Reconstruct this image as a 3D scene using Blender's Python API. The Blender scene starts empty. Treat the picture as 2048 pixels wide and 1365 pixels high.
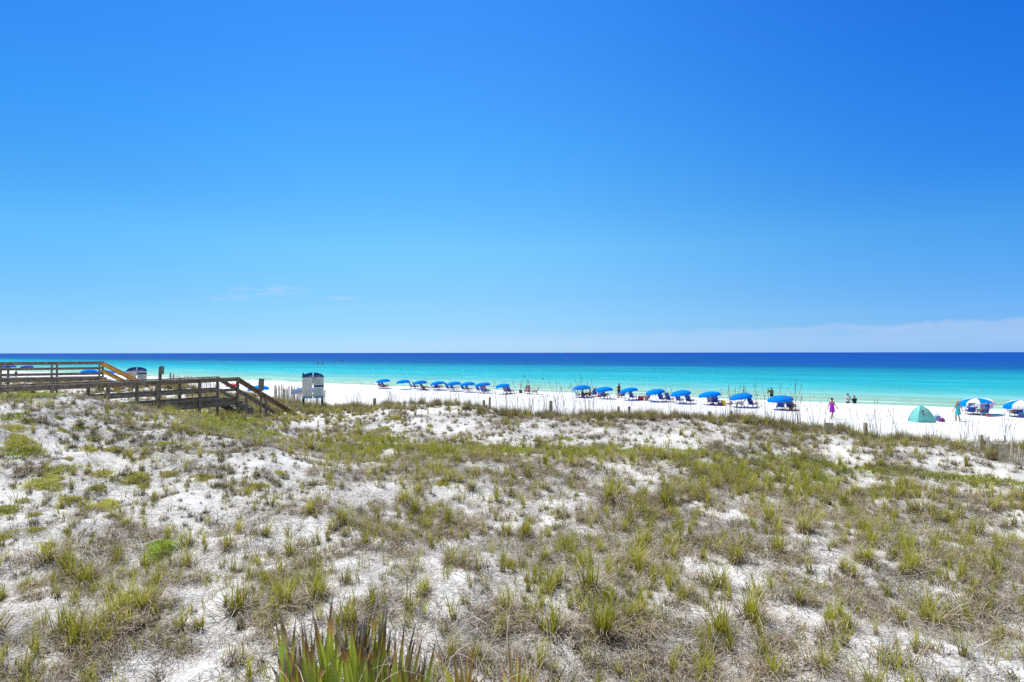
import bpy, bmesh, math, random
import numpy as np
from mathutils import Vector, Matrix, Euler

R = math.radians
random.seed(7)
rng = np.random.default_rng(11)
S = bpy.context.scene
C = S.collection

# ------------------------------------------------------------------ camera
CAMZ = 6.4
FPX = 2048 * 20 / 36.0          # focal length in photo pixels (20 mm lens)
HORX, HORY = 1024.0, 705.8
cd = bpy.data.cameras.new('camera')
cam = bpy.data.objects.new('camera', cd)
C.objects.link(cam)
cd.lens = 20; cd.sensor_width = 36; cd.clip_start = 0.05; cd.clip_end = 60000
cam.location = (0, 0, CAMZ)
pitch = math.atan((HORY - 682.5) / FPX)
cam.rotation_mode = 'QUATERNION'
cam.rotation_quaternion = (Matrix.Rotation(math.pi / 2 + pitch, 4, 'X') @ Matrix.Rotation(R(-0.07), 4, 'Z')).to_quaternion()
S.camera = cam

# ------------------------------------------------------------------ sun and sky
SUN_EL = R(62)
SUN_DIR = Vector((-0.82 * math.cos(SUN_EL), 0.572 * math.cos(SUN_EL), math.sin(SUN_EL))).normalized()
sl = bpy.data.lights.new('sun', 'SUN')
sl.energy = 4.9; sl.angle = R(0.5); sl.color = (1.0, 0.965, 0.91)
so = bpy.data.objects.new('sun', sl); C.objects.link(so)
so.rotation_mode = 'QUATERNION'
so.rotation_quaternion = SUN_DIR.to_track_quat('Z', 'Y')

W = bpy.data.worlds.new('World'); S.world = W; W.use_nodes = True
nt = W.node_tree; N = nt.nodes; L = nt.links; N.clear()
def wn(t, **k):
    n = N.new(t)
    for a, b in k.items(): setattr(n, a, b)
    return n
def math_node(op, a, b=None, c=None, clamp=False, NN=None, LL=None):
    NN = NN or N; LL = LL or L
    n = NN.new('ShaderNodeMath'); n.operation = op; n.use_clamp = clamp
    for i, v in enumerate((a, b, c)):
        if v is None: continue
        if isinstance(v, (int, float)): n.inputs[i].default_value = v
        else: LL.new(v, n.inputs[i])
    return n.outputs[0]
sky = wn('ShaderNodeTexSky', sky_type='NISHITA', sun_disc=False)
sky.sun_elevation = SUN_EL
sky.sun_rotation = math.atan2(SUN_DIR.x, SUN_DIR.y)
sky.altitude = 0; sky.air_density = 1.0; sky.dust_density = 0.25; sky.ozone_density = 2.0
tc = wn('ShaderNodeTexCoord'); sx = wn('ShaderNodeSeparateXYZ'); L.new(tc.outputs['Generated'], sx.inputs[0])
# colour grading of the sky: azure over pale horizon; unseen zenith paled for neutral fill
ramp = wn('ShaderNodeValToRGB')
cr = ramp.color_ramp
SKY_RAMP = [(0.0, (.425, .73, 1.42)), (0.04, (.36, .63, 1.06)), (0.093, (.38, .68, .97)), (0.178, (.41, .84, 1.02)), (0.336, (.256, .843, 1.23)), (0.527, (.19, .75, 1.38)), (0.62, (.55, .85, 1.15)), (1.0, (.9, .95, 1.0))]
while len(cr.elements) < len(SKY_RAMP): cr.elements.new(0.5)
for e, (p, c) in zip(cr.elements, SKY_RAMP):
    e.position = p; e.color = (c[0] / 2, c[1] / 2, c[2] / 2, 1)
L.new(sx.outputs[2], ramp.inputs[0])
azs = math_node('ARCTAN2', sx.outputs[0], sx.outputs[1])
rp2 = wn('ShaderNodeValToRGB'); mra = wn('ShaderNodeMapRange'); L.new(azs, mra.inputs[0]); mra.inputs[1].default_value = -0.74; mra.inputs[2].default_value = 0.74
L.new(mra.outputs[0], rp2.inputs[0]); rp2.color_ramp.interpolation = 'B_SPLINE'
AZR = [(0, (.40, .62, .76)), (.25, (.85, .90, .93)), (.5, (1.08, 1.04, 1)), (.75, (.72, .86, 1.02)), (1, (.26, .60, 1.04))]
while len(rp2.color_ramp.elements) < 5: rp2.color_ramp.elements.new(.5)
for e, (p, c) in zip(rp2.color_ramp.elements, AZR): e.position = p; e.color = (*c, 1)
mz = wn('ShaderNodeMapRange'); L.new(sx.outputs[2], mz.inputs[0]); mz.inputs[1].default_value = 0.0; mz.inputs[2].default_value = 0.25; mz.inputs[3].default_value = 0.45
mm = wn('ShaderNodeMix', data_type='RGBA'); L.new(mz.outputs[0], mm.inputs[0]); mm.inputs[6].default_value = (1, 1, 1, 1); L.new(rp2.outputs[0], mm.inputs[7])
mul0 = wn('ShaderNodeVectorMath', operation='MULTIPLY'); L.new(sky.outputs[0], mul0.inputs[0]); L.new(ramp.outputs[0], mul0.inputs[1])
mul1 = wn('ShaderNodeVectorMath', operation='MULTIPLY'); L.new(mul0.outputs[0], mul1.inputs[0]); L.new(mm.outputs[2], mul1.inputs[1])
mul2 = wn('ShaderNodeVectorMath', operation='SCALE'); L.new(mul1.outputs[0], mul2.inputs[0]); mul2.inputs['Scale'].default_value = 2.0
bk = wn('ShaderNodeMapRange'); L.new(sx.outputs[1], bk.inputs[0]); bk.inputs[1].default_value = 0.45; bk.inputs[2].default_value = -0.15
mpale = wn('ShaderNodeVectorMath', operation='MULTIPLY'); L.new(sky.outputs[0], mpale.inputs[0]); mpale.inputs[1].default_value = (0.85, 0.78, 0.66)  # unseen sky behind the camera tinted less blue, to neutralise the fill light
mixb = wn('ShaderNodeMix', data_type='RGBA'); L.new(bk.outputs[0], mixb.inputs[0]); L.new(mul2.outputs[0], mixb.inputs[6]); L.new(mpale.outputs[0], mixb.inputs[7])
class _o: pass
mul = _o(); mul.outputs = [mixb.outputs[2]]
# thin cloud bank low over the sea on the right, and a few wisps
az = math_node('ARCTAN2', sx.outputs[0], sx.outputs[1])
cmb = wn('ShaderNodeCombineXYZ'); L.new(az, cmb.inputs[0]); L.new(sx.outputs[2], cmb.inputs[1])
def wnoise(sxx, sy, scale, det, rough=0.55):
    mp = wn('ShaderNodeMapping'); mp.inputs['Scale'].default_value = (sxx, sy, 1); L.new(cmb.outputs[0], mp.inputs[0])
    n = wn('ShaderNodeTexNoise'); n.inputs['Scale'].default_value = scale; n.inputs['Detail'].default_value = det; n.inputs['Roughness'].default_value = rough
    L.new(mp.outputs[0], n.inputs['Vector']); return n.outputs[0]
n1 = wnoise(1, 0.0, 11.0, 8)
n2 = wnoise(1.0, 5.0, 9.0, 5)
azr = wn('ShaderNodeMapRange'); L.new(az, azr.inputs[0])
azr.inputs[1].default_value = -0.35; azr.inputs[2].default_value = 0.75; azr.inputs[3].default_value = 0.0; azr.inputs[4].default_value = 1.0
# top edge of the bank: sin(elevation) about 0.025 .. 0.045
top = math_node('ADD', math_node('MULTIPLY', azr.outputs[0], 0.022), math_node('MULTIPLY', math_node('SUBTRACT', n1, 0.5), 0.034))
top = math_node('ADD', top, 0.026)
edge = math_node('DIVIDE', math_node('SUBTRACT', top, sx.outputs[2]), 0.006)
bank = math_node('MULTIPLY', math_node('ADD', edge, 0.0, clamp=True), azr.outputs[0], clamp=True)
bfade = wn('ShaderNodeMapRange'); L.new(sx.outputs[2], bfade.inputs[0])
bfade.inputs[1].default_value = 0.0; bfade.inputs[2].default_value = 0.04; bfade.inputs[3].default_value = 0.15; bfade.inputs[4].default_value = 0.7
bank = math_node('MULTIPLY', bank, math_node('MULTIPLY', bfade.outputs[0], math_node('MULTIPLY', math_node('ADD', n2, -0.12), 2.1)), clamp=True)
def wisp(a0, e0, ra, re):
    da = math_node('DIVIDE', math_node('SUBTRACT', az, a0), ra); de = math_node('DIVIDE', math_node('SUBTRACT', sx.outputs[2], e0), re)
    r2 = math_node('ADD', math_node('MULTIPLY', da, da), math_node('MULTIPLY', de, de))
    return math_node('SUBTRACT', 1.0, r2, clamp=True)
n3 = wnoise(1.0, 7.0, 22.0, 6, 0.7)
wm = math_node('ADD', math_node('ADD', wisp(-0.46, 0.087, 0.035, 0.009), wisp(-0.40, 0.101, 0.07, 0.011)), wisp(-0.29, 0.091, 0.05, 0.004))
wm = math_node('MULTIPLY', wm, math_node('MULTIPLY', math_node('SUBTRACT', n3, 0.46), 4.0, clamp=True), clamp=True)
cl = math_node('ADD', math_node('MULTIPLY', bank, 0.72), math_node('MULTIPLY', wm, 0.75), clamp=True)
mix = wn('ShaderNodeMix', data_type='RGBA')
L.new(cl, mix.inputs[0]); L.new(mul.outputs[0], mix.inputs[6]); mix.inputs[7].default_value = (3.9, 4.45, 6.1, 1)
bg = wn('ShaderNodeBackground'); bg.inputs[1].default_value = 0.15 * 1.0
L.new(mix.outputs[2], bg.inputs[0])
wo = wn('ShaderNodeOutputWorld'); L.new(bg.outputs[0], wo.inputs[0])
SKY_GAIN = 1.0
vs = S.view_settings
S.display_settings.display_device = 'sRGB'
vs.view_transform = 'Standard'; vs.look = 'None'; vs.exposure = 0.0; vs.gamma = 1.0; vs.use_curve_mapping = False
S.cycles.use_denoising = False; S.cycles.use_adaptive_sampling = False
S.cycles.max_bounces = 6; S.cycles.diffuse_bounces = 3; S.cycles.glossy_bounces = 2; S.cycles.transmission_bounces = 3
S.cycles.transparent_max_bounces = 6
S.cycles.caustics_reflective = False; S.cycles.caustics_refractive = False
S.cycles.sample_clamp_indirect = 4

# ------------------------------------------------------------------ materials
MATS = {}
def newmat(name):
    m = bpy.data.materials.new(name); m.use_nodes = True
    m.node_tree.nodes.clear(); MATS[name] = m
    return m, m.node_tree.nodes, m.node_tree.links
def mat(name, col, rough=0.6, var=0.12, scale=20.0, translucent=0.0, spec=0.4, stretch=None, col2=None, bump=0.0):
    m, n, l = newmat(name)
    o = n.new('ShaderNodeOutputMaterial'); p = n.new('ShaderNodeBsdfPrincipled')
    p.inputs['Roughness'].default_value = rough; p.inputs['Specular IOR Level'].default_value = spec
    t = n.new('ShaderNodeTexCoord'); mp = n.new('ShaderNodeMapping')
    if stretch: mp.inputs['Scale'].default_value = stretch
    l.new(t.outputs['Object'], mp.inputs[0])
    no = n.new('ShaderNodeTexNoise'); no.inputs['Scale'].default_value = scale; no.inputs['Detail'].default_value = 5
    l.new(mp.outputs[0], no.inputs['Vector'])
    r = n.new('ShaderNodeMix'); r.data_type = 'RGBA'
    c2 = col2 or tuple(c * (1 - 2 * var) for c in col)
    r.inputs[6].default_value = (*c2, 1); r.inputs[7].default_value = (*[min(1, c * (1 + var)) for c in col], 1)
    mr = n.new('ShaderNodeMapRange'); mr.inputs[1].default_value = 0.3; mr.inputs[2].default_value = 0.7
    l.new(no.outputs[0], mr.inputs[0]); l.new(mr.outputs[0], r.inputs[0])
    l.new(r.outputs[2], p.inputs['Base Color'])
    if bump:
        b = n.new('ShaderNodeBump'); b.inputs['Strength'].default_value = bump; b.inputs['Distance'].default_value = 0.01
        l.new(no.outputs[0], b.inputs['Height']); l.new(b.outputs[0], p.inputs['Normal'])
    if translucent > 0:
        tr = n.new('ShaderNodeBsdfTranslucent'); l.new(r.outputs[2], tr.inputs[0])
        mx = n.new('ShaderNodeMixShader'); mx.inputs[0].default_value = translucent
        l.new(p.outputs[0], mx.inputs[1]); l.new(tr.outputs[0], mx.inputs[2]); l.new(mx.outputs[0], o.inputs[0])
    else: l.new(p.outputs[0], o.inputs[0])
    return m

def leafmat(name, stops, translucent=0.35, hue_var=0.0, stops2=None, rough=0.55):
    """colour runs along the blade (attribute t); a second set of stops is mixed in per blade (attribute r)."""
    m, n, l = newmat(name)
    o = n.new('ShaderNodeOutputMaterial'); d = n.new('ShaderNodeBsdfPrincipled'); d.inputs['Roughness'].default_value = rough
    d.inputs['Specular IOR Level'].default_value = 0.3
    at = n.new('ShaderNodeAttribute'); at.attribute_name = 't'
    ar = n.new('ShaderNodeAttribute'); ar.attribute_name = 'r'
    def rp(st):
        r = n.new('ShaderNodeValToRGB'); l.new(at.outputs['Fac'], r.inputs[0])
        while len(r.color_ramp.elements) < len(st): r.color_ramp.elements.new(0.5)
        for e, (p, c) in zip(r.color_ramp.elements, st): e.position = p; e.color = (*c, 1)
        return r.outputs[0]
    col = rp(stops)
    if stops2:
        mx = n.new('ShaderNodeMix'); mx.data_type = 'RGBA'; l.new(ar.outputs['Fac'], mx.inputs[0])
        l.new(col, mx.inputs[6]); l.new(rp(stops2), mx.inputs[7]); col = mx.outputs[2]
    oi = n.new('ShaderNodeObjectInfo')
    hv = n.new('ShaderNodeHueSaturation')
    ma = n.new('ShaderNodeMapRange'); ma.inputs[3].default_value = 0.75; ma.inputs[4].default_value = 1.3
    l.new(oi.outputs['Random'], ma.inputs[0]); l.new(ma.outputs[0], hv.inputs['Value'])
    l.new(col, hv.inputs['Color'])
    l.new(hv.outputs[0], d.inputs['Base Color'])
    tr = n.new('ShaderNodeBsdfTranslucent'); l.new(hv.outputs[0], tr.inputs[0])
    ms = n.new('ShaderNodeMixShader'); ms.inputs[0].default_value = translucent
    l.new(d.outputs[0], ms.inputs[1]); l.new(tr.outputs[0], ms.inputs[2]); l.new(ms.outputs[0], o.inputs[0])
    return m

# ------------------------------------------------------------------ object helpers
def link(o, parent=None):
    C.objects.link(o)
    if parent is not None: o.parent = parent
    return o
def tag(o, label=None, cat=None, group=None, kind=None):
    if label: o['label'] = label
    if cat: o['category'] = cat
    if group: o['group'] = group
    if kind: o['kind'] = kind
    return o
def empty(name, loc, rz=0.0):
    o = bpy.data.objects.new(name, None); o.location = loc; o.rotation_euler = (0, 0, rz); o.empty_display_size = 0.2
    return link(o)
class MB:
    def __init__(s): s.v = []; s.f = []; s.mi = []
    def add(s, vs, fs, mi=0):
        b = len(s.v); s.v += [tuple(v) for v in vs]; s.f += [tuple(b + i for i in f) for f in fs]; s.mi += [mi] * len(fs)
        return s
    def box(s, c, d, rot=None, mi=0, bev=0.0):
        hx, hy, hz = d[0] / 2, d[1] / 2, d[2] / 2
        vs = [Vector((x * hx, y * hy, z * hz)) for x in (-1, 1) for y in (-1, 1) for z in (-1, 1)]
        if rot is not None: vs = [rot @ v for v in vs]
        c = Vector(c); vs = [v + c for v in vs]
        return s.add(vs, [(0, 1, 3, 2), (4, 6, 7, 5), (0, 4, 5, 1), (2, 3, 7, 6), (0, 2, 6, 4), (1, 5, 7, 3)], mi)
    def bar(s, a, b, w, h, mi=0, up=(0, 0, 1)):
        a = Vector(a); b = Vector(b); d = b - a; L_ = d.length; d.normalize(); up = Vector(up)
        x = d.cross(up)
        if x.length < 1e-4: x = Vector((1, 0, 0))
        x.normalize(); z = x.cross(d).normalized()
        rot = Matrix((x, d, z)).transposed()
        return s.box((a + b) / 2, (w, L_, h), rot, mi)
    def tube(s, pts, rad, n=8, mi=0, cap=True):
        pts = [Vector(p) for p in pts]; rings = []
        if not hasattr(rad, '__len__'): rad = [rad] * len(pts)
        vs = []; fs = []
        for i, p in enumerate(pts):
            d = (pts[min(i + 1, len(pts) - 1)] - pts[max(i - 1, 0)]).normalized()
            x = d.cross(Vector((0, 0, 1)))
            if x.length < 0.05: x = Vector((1, 0, 0))
            x.normalize(); y = d.cross(x).normalized()
            for k in range(n):
                a = 2 * math.pi * k / n
                vs.append(p + (x * math.cos(a) + y * math.sin(a)) * rad[i])
        for i in range(len(pts) - 1):
            for k in range(n):
                k2 = (k + 1) % n
                fs.append((i * n + k, i * n + k2, (i + 1) * n + k2, (i + 1) * n + k))
        if cap:
            fs.append(tuple(range(n))[::-1]); fs.append(tuple((len(pts) - 1) * n + k for k in range(n)))
        return s.add(vs, fs, mi)
    def ball(s, c, r, n=10, m=7, mi=0):
        c = Vector(c); r = (r, r, r) if not hasattr(r, '__len__') else r
        vs = []; fs = []
        for i in range(1, m):
            for k in range(n):
                a = 2 * math.pi * k / n; e = math.pi * i / m
                vs.append(c + Vector((r[0] * math.sin(e) * math.cos(a), r[1] * math.sin(e) * math.sin(a), r[2] * math.cos(e))))
        t = len(vs); vs += [c + Vector((0, 0, r[2])), c - Vector((0, 0, r[2]))]
        for i in range(m - 2):
            for k in range(n):
                k2 = (k + 1) % n; fs.append((i * n + k, (i + 1) * n + k, (i + 1) * n + k2, i * n + k2))
        for k in range(n):
            k2 = (k + 1) % n; fs.append((t, k, k2)); fs.append((t + 1, (m - 2) * n + k2, (m - 2) * n + k))
        return s.add(vs, fs, mi)
    def build(s, name, mats, parent=None, smooth=False, bevel=0.0):
        me = bpy.data.meshes.new(name); me.from_pydata(s.v, [], s.f); me.update()
        if not isinstance(mats, (list, tuple)): mats = [mats]
        for m in mats: me.materials.append(m)
        me.polygons.foreach_set('material_index', s.mi)
        if smooth: me.polygons.foreach_set('use_smooth', [True] * len(me.polygons))
        o = bpy.data.objects.new(name, me)
        if bevel:
            b = o.modifiers.new('bevel', 'BEVEL'); b.width = bevel; b.segments = 2; b.limit_method = 'ANGLE'
        return link(o, parent)
def copy_tree(o, parent=None):
    c = o.copy(); C.objects.link(c); c.parent = parent
    for k in ('label',):
        pass
    for ch in list(o.children): copy_tree(ch, c)
    return c
def npmesh(name, V, F, mats, attrs=None, smooth=False, mi=None):
    """V (n,3), F (m,4) quads as arrays"""
    me = bpy.data.meshes.new(name)
    me.vertices.add(len(V)); me.vertices.foreach_set('co', np.asarray(V, np.float32).ravel())
    k = F.shape[1]
    me.loops.add(F.size); me.loops.foreach_set('vertex_index', F.astype(np.int32).ravel())
    me.polygons.add(len(F)); me.polygons.foreach_set('loop_start', np.arange(0, F.size, k, dtype=np.int32))
    me.polygons.foreach_set('loop_total', np.full(len(F), k, np.int32))
    for m in (mats if isinstance(mats, (list, tuple)) else [mats]): me.materials.append(m)
    if mi is not None: me.polygons.foreach_set('material_index', np.asarray(mi, np.int32))
    if smooth: me.polygons.foreach_set('use_smooth', np.ones(len(F), bool))
    for an, av in (attrs or {}).items():
        a = me.attributes.new(an, 'FLOAT', 'POINT'); a.data.foreach_set('value', np.asarray(av, np.float32))
    me.update(calc_edges=True); me.validate()
    return me

# ------------------------------------------------------------------ terrain
NX, NY = 0.515, 0.857            # unit normal pointing out to sea;  c = across shore, w = along shore
def cw(X, Y): return NX * X + NY * Y, -NY * X + NX * Y
def xy(c, w): return NX * c - NY * w, NY * c + NX * w
_perm = np.random.default_rng(3).random((256, 256))
def vnoise(x, y):
    xi = np.floor(x).astype(int); yi = np.floor(y).astype(int); fx = x - xi; fy = y - yi
    fx = fx * fx * (3 - 2 * fx); fy = fy * fy * (3 - 2 * fy)
    g = lambda a, b: _perm[a & 255, b & 255]
    return (g(xi, yi) * (1 - fx) + g(xi + 1, yi) * fx) * (1 - fy) + (g(xi, yi + 1) * (1 - fx) + g(xi + 1, yi + 1) * fx) * fy - 0.5
def fbm(x, y, o=4):
    s = 0; a = 1.0
    for i in range(o): s = s + a * vnoise(x * 2 ** i + 17 * i, y * 2 ** i + 31 * i); a *= 0.5
    return s
def sstep(x, a, b):
    t = np.clip((x - a) / (b - a), 0, 1); return t * t * (3 - 2 * t)
WK = [-60, -3.8, -0.2, 3.3, 8.4, 13.9, 18, 21.7, 27, 33, 40, 60, 120, 300]
ZK = [3.2, 3.3, 3.5, 4.08, 3.88, 3.72, 3.6, 3.5, 3.1, 3.5, 3.9, 4.0, 3.6, 3.4]
def ground_z(X, Y):
    X = np.asarray(X, float); Y = np.asarray(Y, float)
    c, w = cw(X, Y)
    zr = np.interp(w, WK, ZK)
    base = 2.95 + 0.7 * sstep(w, 14, 30) + 0.25 * sstep(-w, -2, 10) * sstep(-c, -14, 0)
    ridge = np.exp(-((c - 22) / 3.6) ** 2)
    z = base * (1 - ridge) + zr * ridge
    e = (X + 12.78) * .866 - (Y - 26.5) * .499            # distance in front of the near boardwalk
    hill = 1.78 * np.exp(-(((X + 15.5) / np.where(X > -15.5, 6.0, 9.0)) ** 2 + ((Y - 17.5) / np.where(Y < 17.5, 6.5, 5.0)) ** 2)) * sstep(e, -0.2, 1.8)
    z = z + hill * (1 - ridge)
    mid = np.exp(-(((c - 9) / 5.0) ** 2)) * (0.28 * fbm(w / 5.0, c / 5.0, 2))
    z = z + mid
    duneamt = 1 - sstep(c, 22.5, 29.5)
    z = z + duneamt * (0.42 * fbm(X / 4.2 + 3, Y / 4.2, 4) + 0.12 * fbm(X / 0.8, Y / 0.8, 3))
    beach = np.interp(c, [22, 30, 45, 62, 68, 70.7, 73.5, 76, 90, 140, 260, 3000], [1.35, 1.3, 1.15, 1.0, 1.0, 0.95, 0.02, -0.05, -0.6, -1.8, -4, -6])
    beach = beach + 0.035 * fbm(X / 2.2, Y / 2.2, 3) * (1 - sstep(c, 70, 72))
    return z * duneamt + beach * (1 - duneamt)
def gz(x, y): return float(ground_z(x, y))
def ray(px, py):
    """direction (per metre of depth along Y) of a photo pixel"""
    return (px - HORX) / FPX, -(py - HORY - (px - 1024) * -0.00122) / FPX
_Ds = np.concatenate([np.arange(3, 60, 0.05), np.arange(60, 300, 0.25)])
def hit(px, py):
    rx, rz = ray(px, py)
    z = CAMZ + rz * _Ds; g = ground_z(rx * _Ds, _Ds)
    i = np.argmax(z <= g)
    if not (z <= g).any(): i = len(_Ds) - 1
    D = _Ds[i]
    return Vector((rx * D, D, float(g[i])))
def at(px, D, z=None):
    rx, _ = ray(px, 0); x = rx * D
    return Vector((x, D, gz(x, D) if z is None else z))
def project(X, Y, Z):
    px = HORX + X / Y * FPX
    return px, HORY + (px - 1024) * -0.00122 - (Z - CAMZ) / Y * FPX

def grid(cs, ws):
    Cg, Wg = np.meshgrid(cs, ws, indexing='ij'); X, Y = xy(Cg, Wg)
    n, m = Cg.shape
    idx = np.arange(n * m).reshape(n, m)
    F = np.stack([idx[:-1, :-1], idx[1:, :-1], idx[1:, 1:], idx[:-1, 1:]], -1).reshape(-1, 4)
    return X.ravel(), Y.ravel(), F
cs = np.concatenate([[-3000, -600, -150, -60, -40], np.arange(-30, -4, 0.8), np.arange(-4, 31, 0.16), np.arange(31, 69, 0.5), np.arange(69, 78, 0.25), [80, 84, 90, 100, 120, 160, 260, 600, 3000]])
ws = np.concatenate([[-3000, -800, -250, -120, -80, -60], np.arange(-50, -24, 1.0), np.arange(-24, 44, 0.17), np.arange(44, 90, 0.8), np.arange(90, 260, 3.0), [300, 400, 600, 1000, 3000, 12000]])
gX, gY, gF = grid(cs, ws)
gZ = ground_z(gX, gY)

m, n, l = newmat('sand')
o = n.new('ShaderNodeOutputMaterial'); p = n.new('ShaderNodeBsdfPrincipled'); p.inputs['Roughness'].default_value = 0.95; p.inputs['Specular IOR Level'].default_value = 0.15
t = n.new('ShaderNodeTexCoord')
def noise(n, l, vec, scale, det=4, rough=0.55, stretch=None):
    if stretch:
        mp = n.new('ShaderNodeMapping'); mp.inputs['Scale'].default_value = stretch; l.new(vec, mp.inputs[0]); vec = mp.outputs[0]
    a = n.new('ShaderNodeTexNoise'); a.inputs['Scale'].default_value = scale; a.inputs['Detail'].default_value = det; a.inputs['Roughness'].default_value = rough
    l.new(vec, a.inputs['Vector']); return a.outputs[0]
def mrange(n, l, v, a, b, c=0, d=1):
    r = n.new('ShaderNodeMapRange'); l.new(v, r.inputs[0])
    for i, q in enumerate((a, b, c, d)): r.inputs[i + 1].default_value = q
    return r.outputs[0]
P = t.outputs['Object']
dm = n.new('ShaderNodeAttribute'); dm.attribute_name = 'dune'
fine = mrange(n, l, noise(n, l, P, 38, 6, 0.75, (1, 1.0, 1)), 0.50, 0.62)          # bits of dead grass on the sand
fib = mrange(n, l, noise(n, l, P, 26, 5, 0.7, (0.35, 1.6, 1)), 0.50, 0.66)
patch = mrange(n, l, noise(n, l, P, 0.9, 5, 0.6), 0.38, 0.62)
lit = math_node('MULTIPLY', math_node('MAXIMUM', fine, fib, NN=n, LL=l), patch, NN=n, LL=l)
lit = math_node('MULTIPLY', lit, dm.outputs['Fac'], NN=n, LL=l)
tone = mrange(n, l, math_node('ADD', math_node('MULTIPLY', noise(n, l, P, 0.35, 5), .45, NN=n, LL=l), math_node('MULTIPLY', noise(n, l, P, 2.6, 6, .7), .55, NN=n, LL=l), NN=n, LL=l), 0.40, 0.54)
m1 = n.new('ShaderNodeMix'); m1.data_type = 'RGBA'; l.new(tone, m1.inputs[0])
m1.inputs[6].default_value = (0.66, 0.655, 0.65, 1); m1.inputs[7].default_value = (0.83, 0.82, 0.80, 1)
m0 = n.new('ShaderNodeMix'); m0.data_type = 'RGBA'; l.new(dm.outputs['Fac'], m0.inputs[0]); l.new(m1.outputs[2], m0.inputs[6]); m0.inputs[7].default_value = (0.76, 0.74, 0.705, 1)
m1 = m0
m2 = n.new('ShaderNodeMix'); m2.data_type = 'RGBA'; l.new(math_node('MULTIPLY', lit, 0.8, NN=n, LL=l), m2.inputs[0]); l.new(m1.outputs[2], m2.inputs[6]); m2.inputs[7].default_value = (0.20, 0.185, 0.16, 1)
l.new(m2.outputs[2], p.inputs['Base Color'])
b1 = n.new('ShaderNodeBump'); b1.inputs['Strength'].default_value = 0.55; b1.inputs['Distance'].default_value = 0.05
h = math_node('ADD', noise(n, l, P, 3.2, 6, 0.6), math_node('MULTIPLY', noise(n, l, P, 26, 3), 0.25, NN=n, LL=l), NN=n, LL=l)
l.new(h, b1.inputs['Height']); l.new(b1.outputs[0], p.inputs['Normal']); l.new(p.outputs[0], o.inputs[0])
gc, gw = cw(gX, gY)
me = npmesh('ground', np.stack([gX, gY, gZ], 1), gF, MATS['sand'], {'dune': 1 - sstep(gc, 23, 28)}, smooth=True)
tag(link(bpy.data.objects.new('ground', me)), kind='structure')

# ------------------------------------------------------------------ water
m, n, l = newmat('sea_water')
o = n.new('ShaderNodeOutputMaterial'); p = n.new('ShaderNodeBsdfPrincipled')
t = n.new('ShaderNodeTexCoord'); P = t.outputs['Object']     # the sheet's own x runs out to sea, y along the shore
sp = n.new('ShaderNodeSeparateXYZ'); l.new(P, sp.inputs[0])
dist = sp.outputs[0]
wob = math_node('MULTIPLY', math_node('SUBTRACT', noise(n, l, P, 0.012, 4, 0.6, (1, 0.35, 1)), 0.5, NN=n, LL=l), 90, NN=n, LL=l)
wob = math_node('ADD', wob, math_node('MULTIPLY', math_node('SUBTRACT', noise(n, l, P, 0.12, 4, 0.6, (1, 0.25, 1)), 0.5, NN=n, LL=l), 22, NN=n, LL=l), NN=n, LL=l)
far = mrange(n, l, dist, 80, 200)
dw = math_node('ADD', dist, math_node('MULTIPLY', wob, mrange(n, l, dist, 75, 180, 0.15, 1.0), NN=n, LL=l), NN=n, LL=l)
lg = math_node('LOGARITHM', dw, 10.0, NN=n, LL=l)           # 1.85 (70 m) .. 3.7 (5 km)
rr = n.new('ShaderNodeValToRGB'); l.new(mrange(n, l, lg, 1.85, 3.35), rr.inputs[0])
def _wl(c, r, g, b):
    f = lambda v: (((v / 255) + .055) / 1.055) ** 2.4
    return ((math.log10(c) - 1.85) / 1.5, tuple(max(0, (f(v) - k) / q) for v, k, q in ((r, .006, 1.22), (g, .022, 1.36), (b, .045, 1.62))))
WR = [_wl(*q) for q in ((76, 165, 220, 215), (94, 152, 214, 214), (106, 120, 211, 228), (122, 84, 206, 232), (141, 52, 197, 231), (187, 42, 178, 221), (235, 36, 158, 209), (275, 32, 128, 198), (330, 30, 110, 196), (500, 30, 102, 200), (1500, 30, 96, 202))]
while len(rr.color_ramp.elements) < len(WR): rr.color_ramp.elements.new(0.5)
for e, (q, c) in zip(rr.color_ramp.elements, WR): e.position = q; e.color = (*c, 1)
# foam streaks near the shore
fo = mrange(n, l, noise(n, l, P, 0.9, 6, 0.65, (1.0, 0.12, 1)), 0.58, 0.66)
fb = math_node('MULTIPLY', fo, mrange(n, l, dist, 92, 86, 0, 1), NN=n, LL=l)
cap = mrange(n, l, noise(n, l, P, 0.55, 3, 0.5, (1.0, 0.25, 1)), 0.735, 0.76)
cap = math_node('MULTIPLY', cap, mrange(n, l, dist, 220, 100, 0, 0.8), NN=n, LL=l)
fb = math_node('MAXIMUM', fb, cap, NN=n, LL=l)
ph = math_node('ADD', math_node('MULTIPLY', dist, 0.9, NN=n, LL=l), math_node('MULTIPLY', noise(n, l, P, 0.09, 4, 0.6), 9.0, NN=n, LL=l), NN=n, LL=l)
crest_ = mrange(n, l, math_node('SINE', ph, NN=n, LL=l), 0.80, 0.95)
crest_ = math_node('MULTIPLY', crest_, mrange(n, l, noise(n, l, P, 0.5, 5, 0.7, (1, .2, 1)), 0.46, 0.54), NN=n, LL=l)
crest_ = math_node('MULTIPLY', crest_, mrange(n, l, dist, 97, 88, 0, .85), NN=n, LL=l)
fb = math_node('MAXIMUM', fb, crest_, NN=n, LL=l)
mx = n.new('ShaderNodeMix'); mx.data_type = 'RGBA'; l.new(fb, mx.inputs[0])
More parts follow.
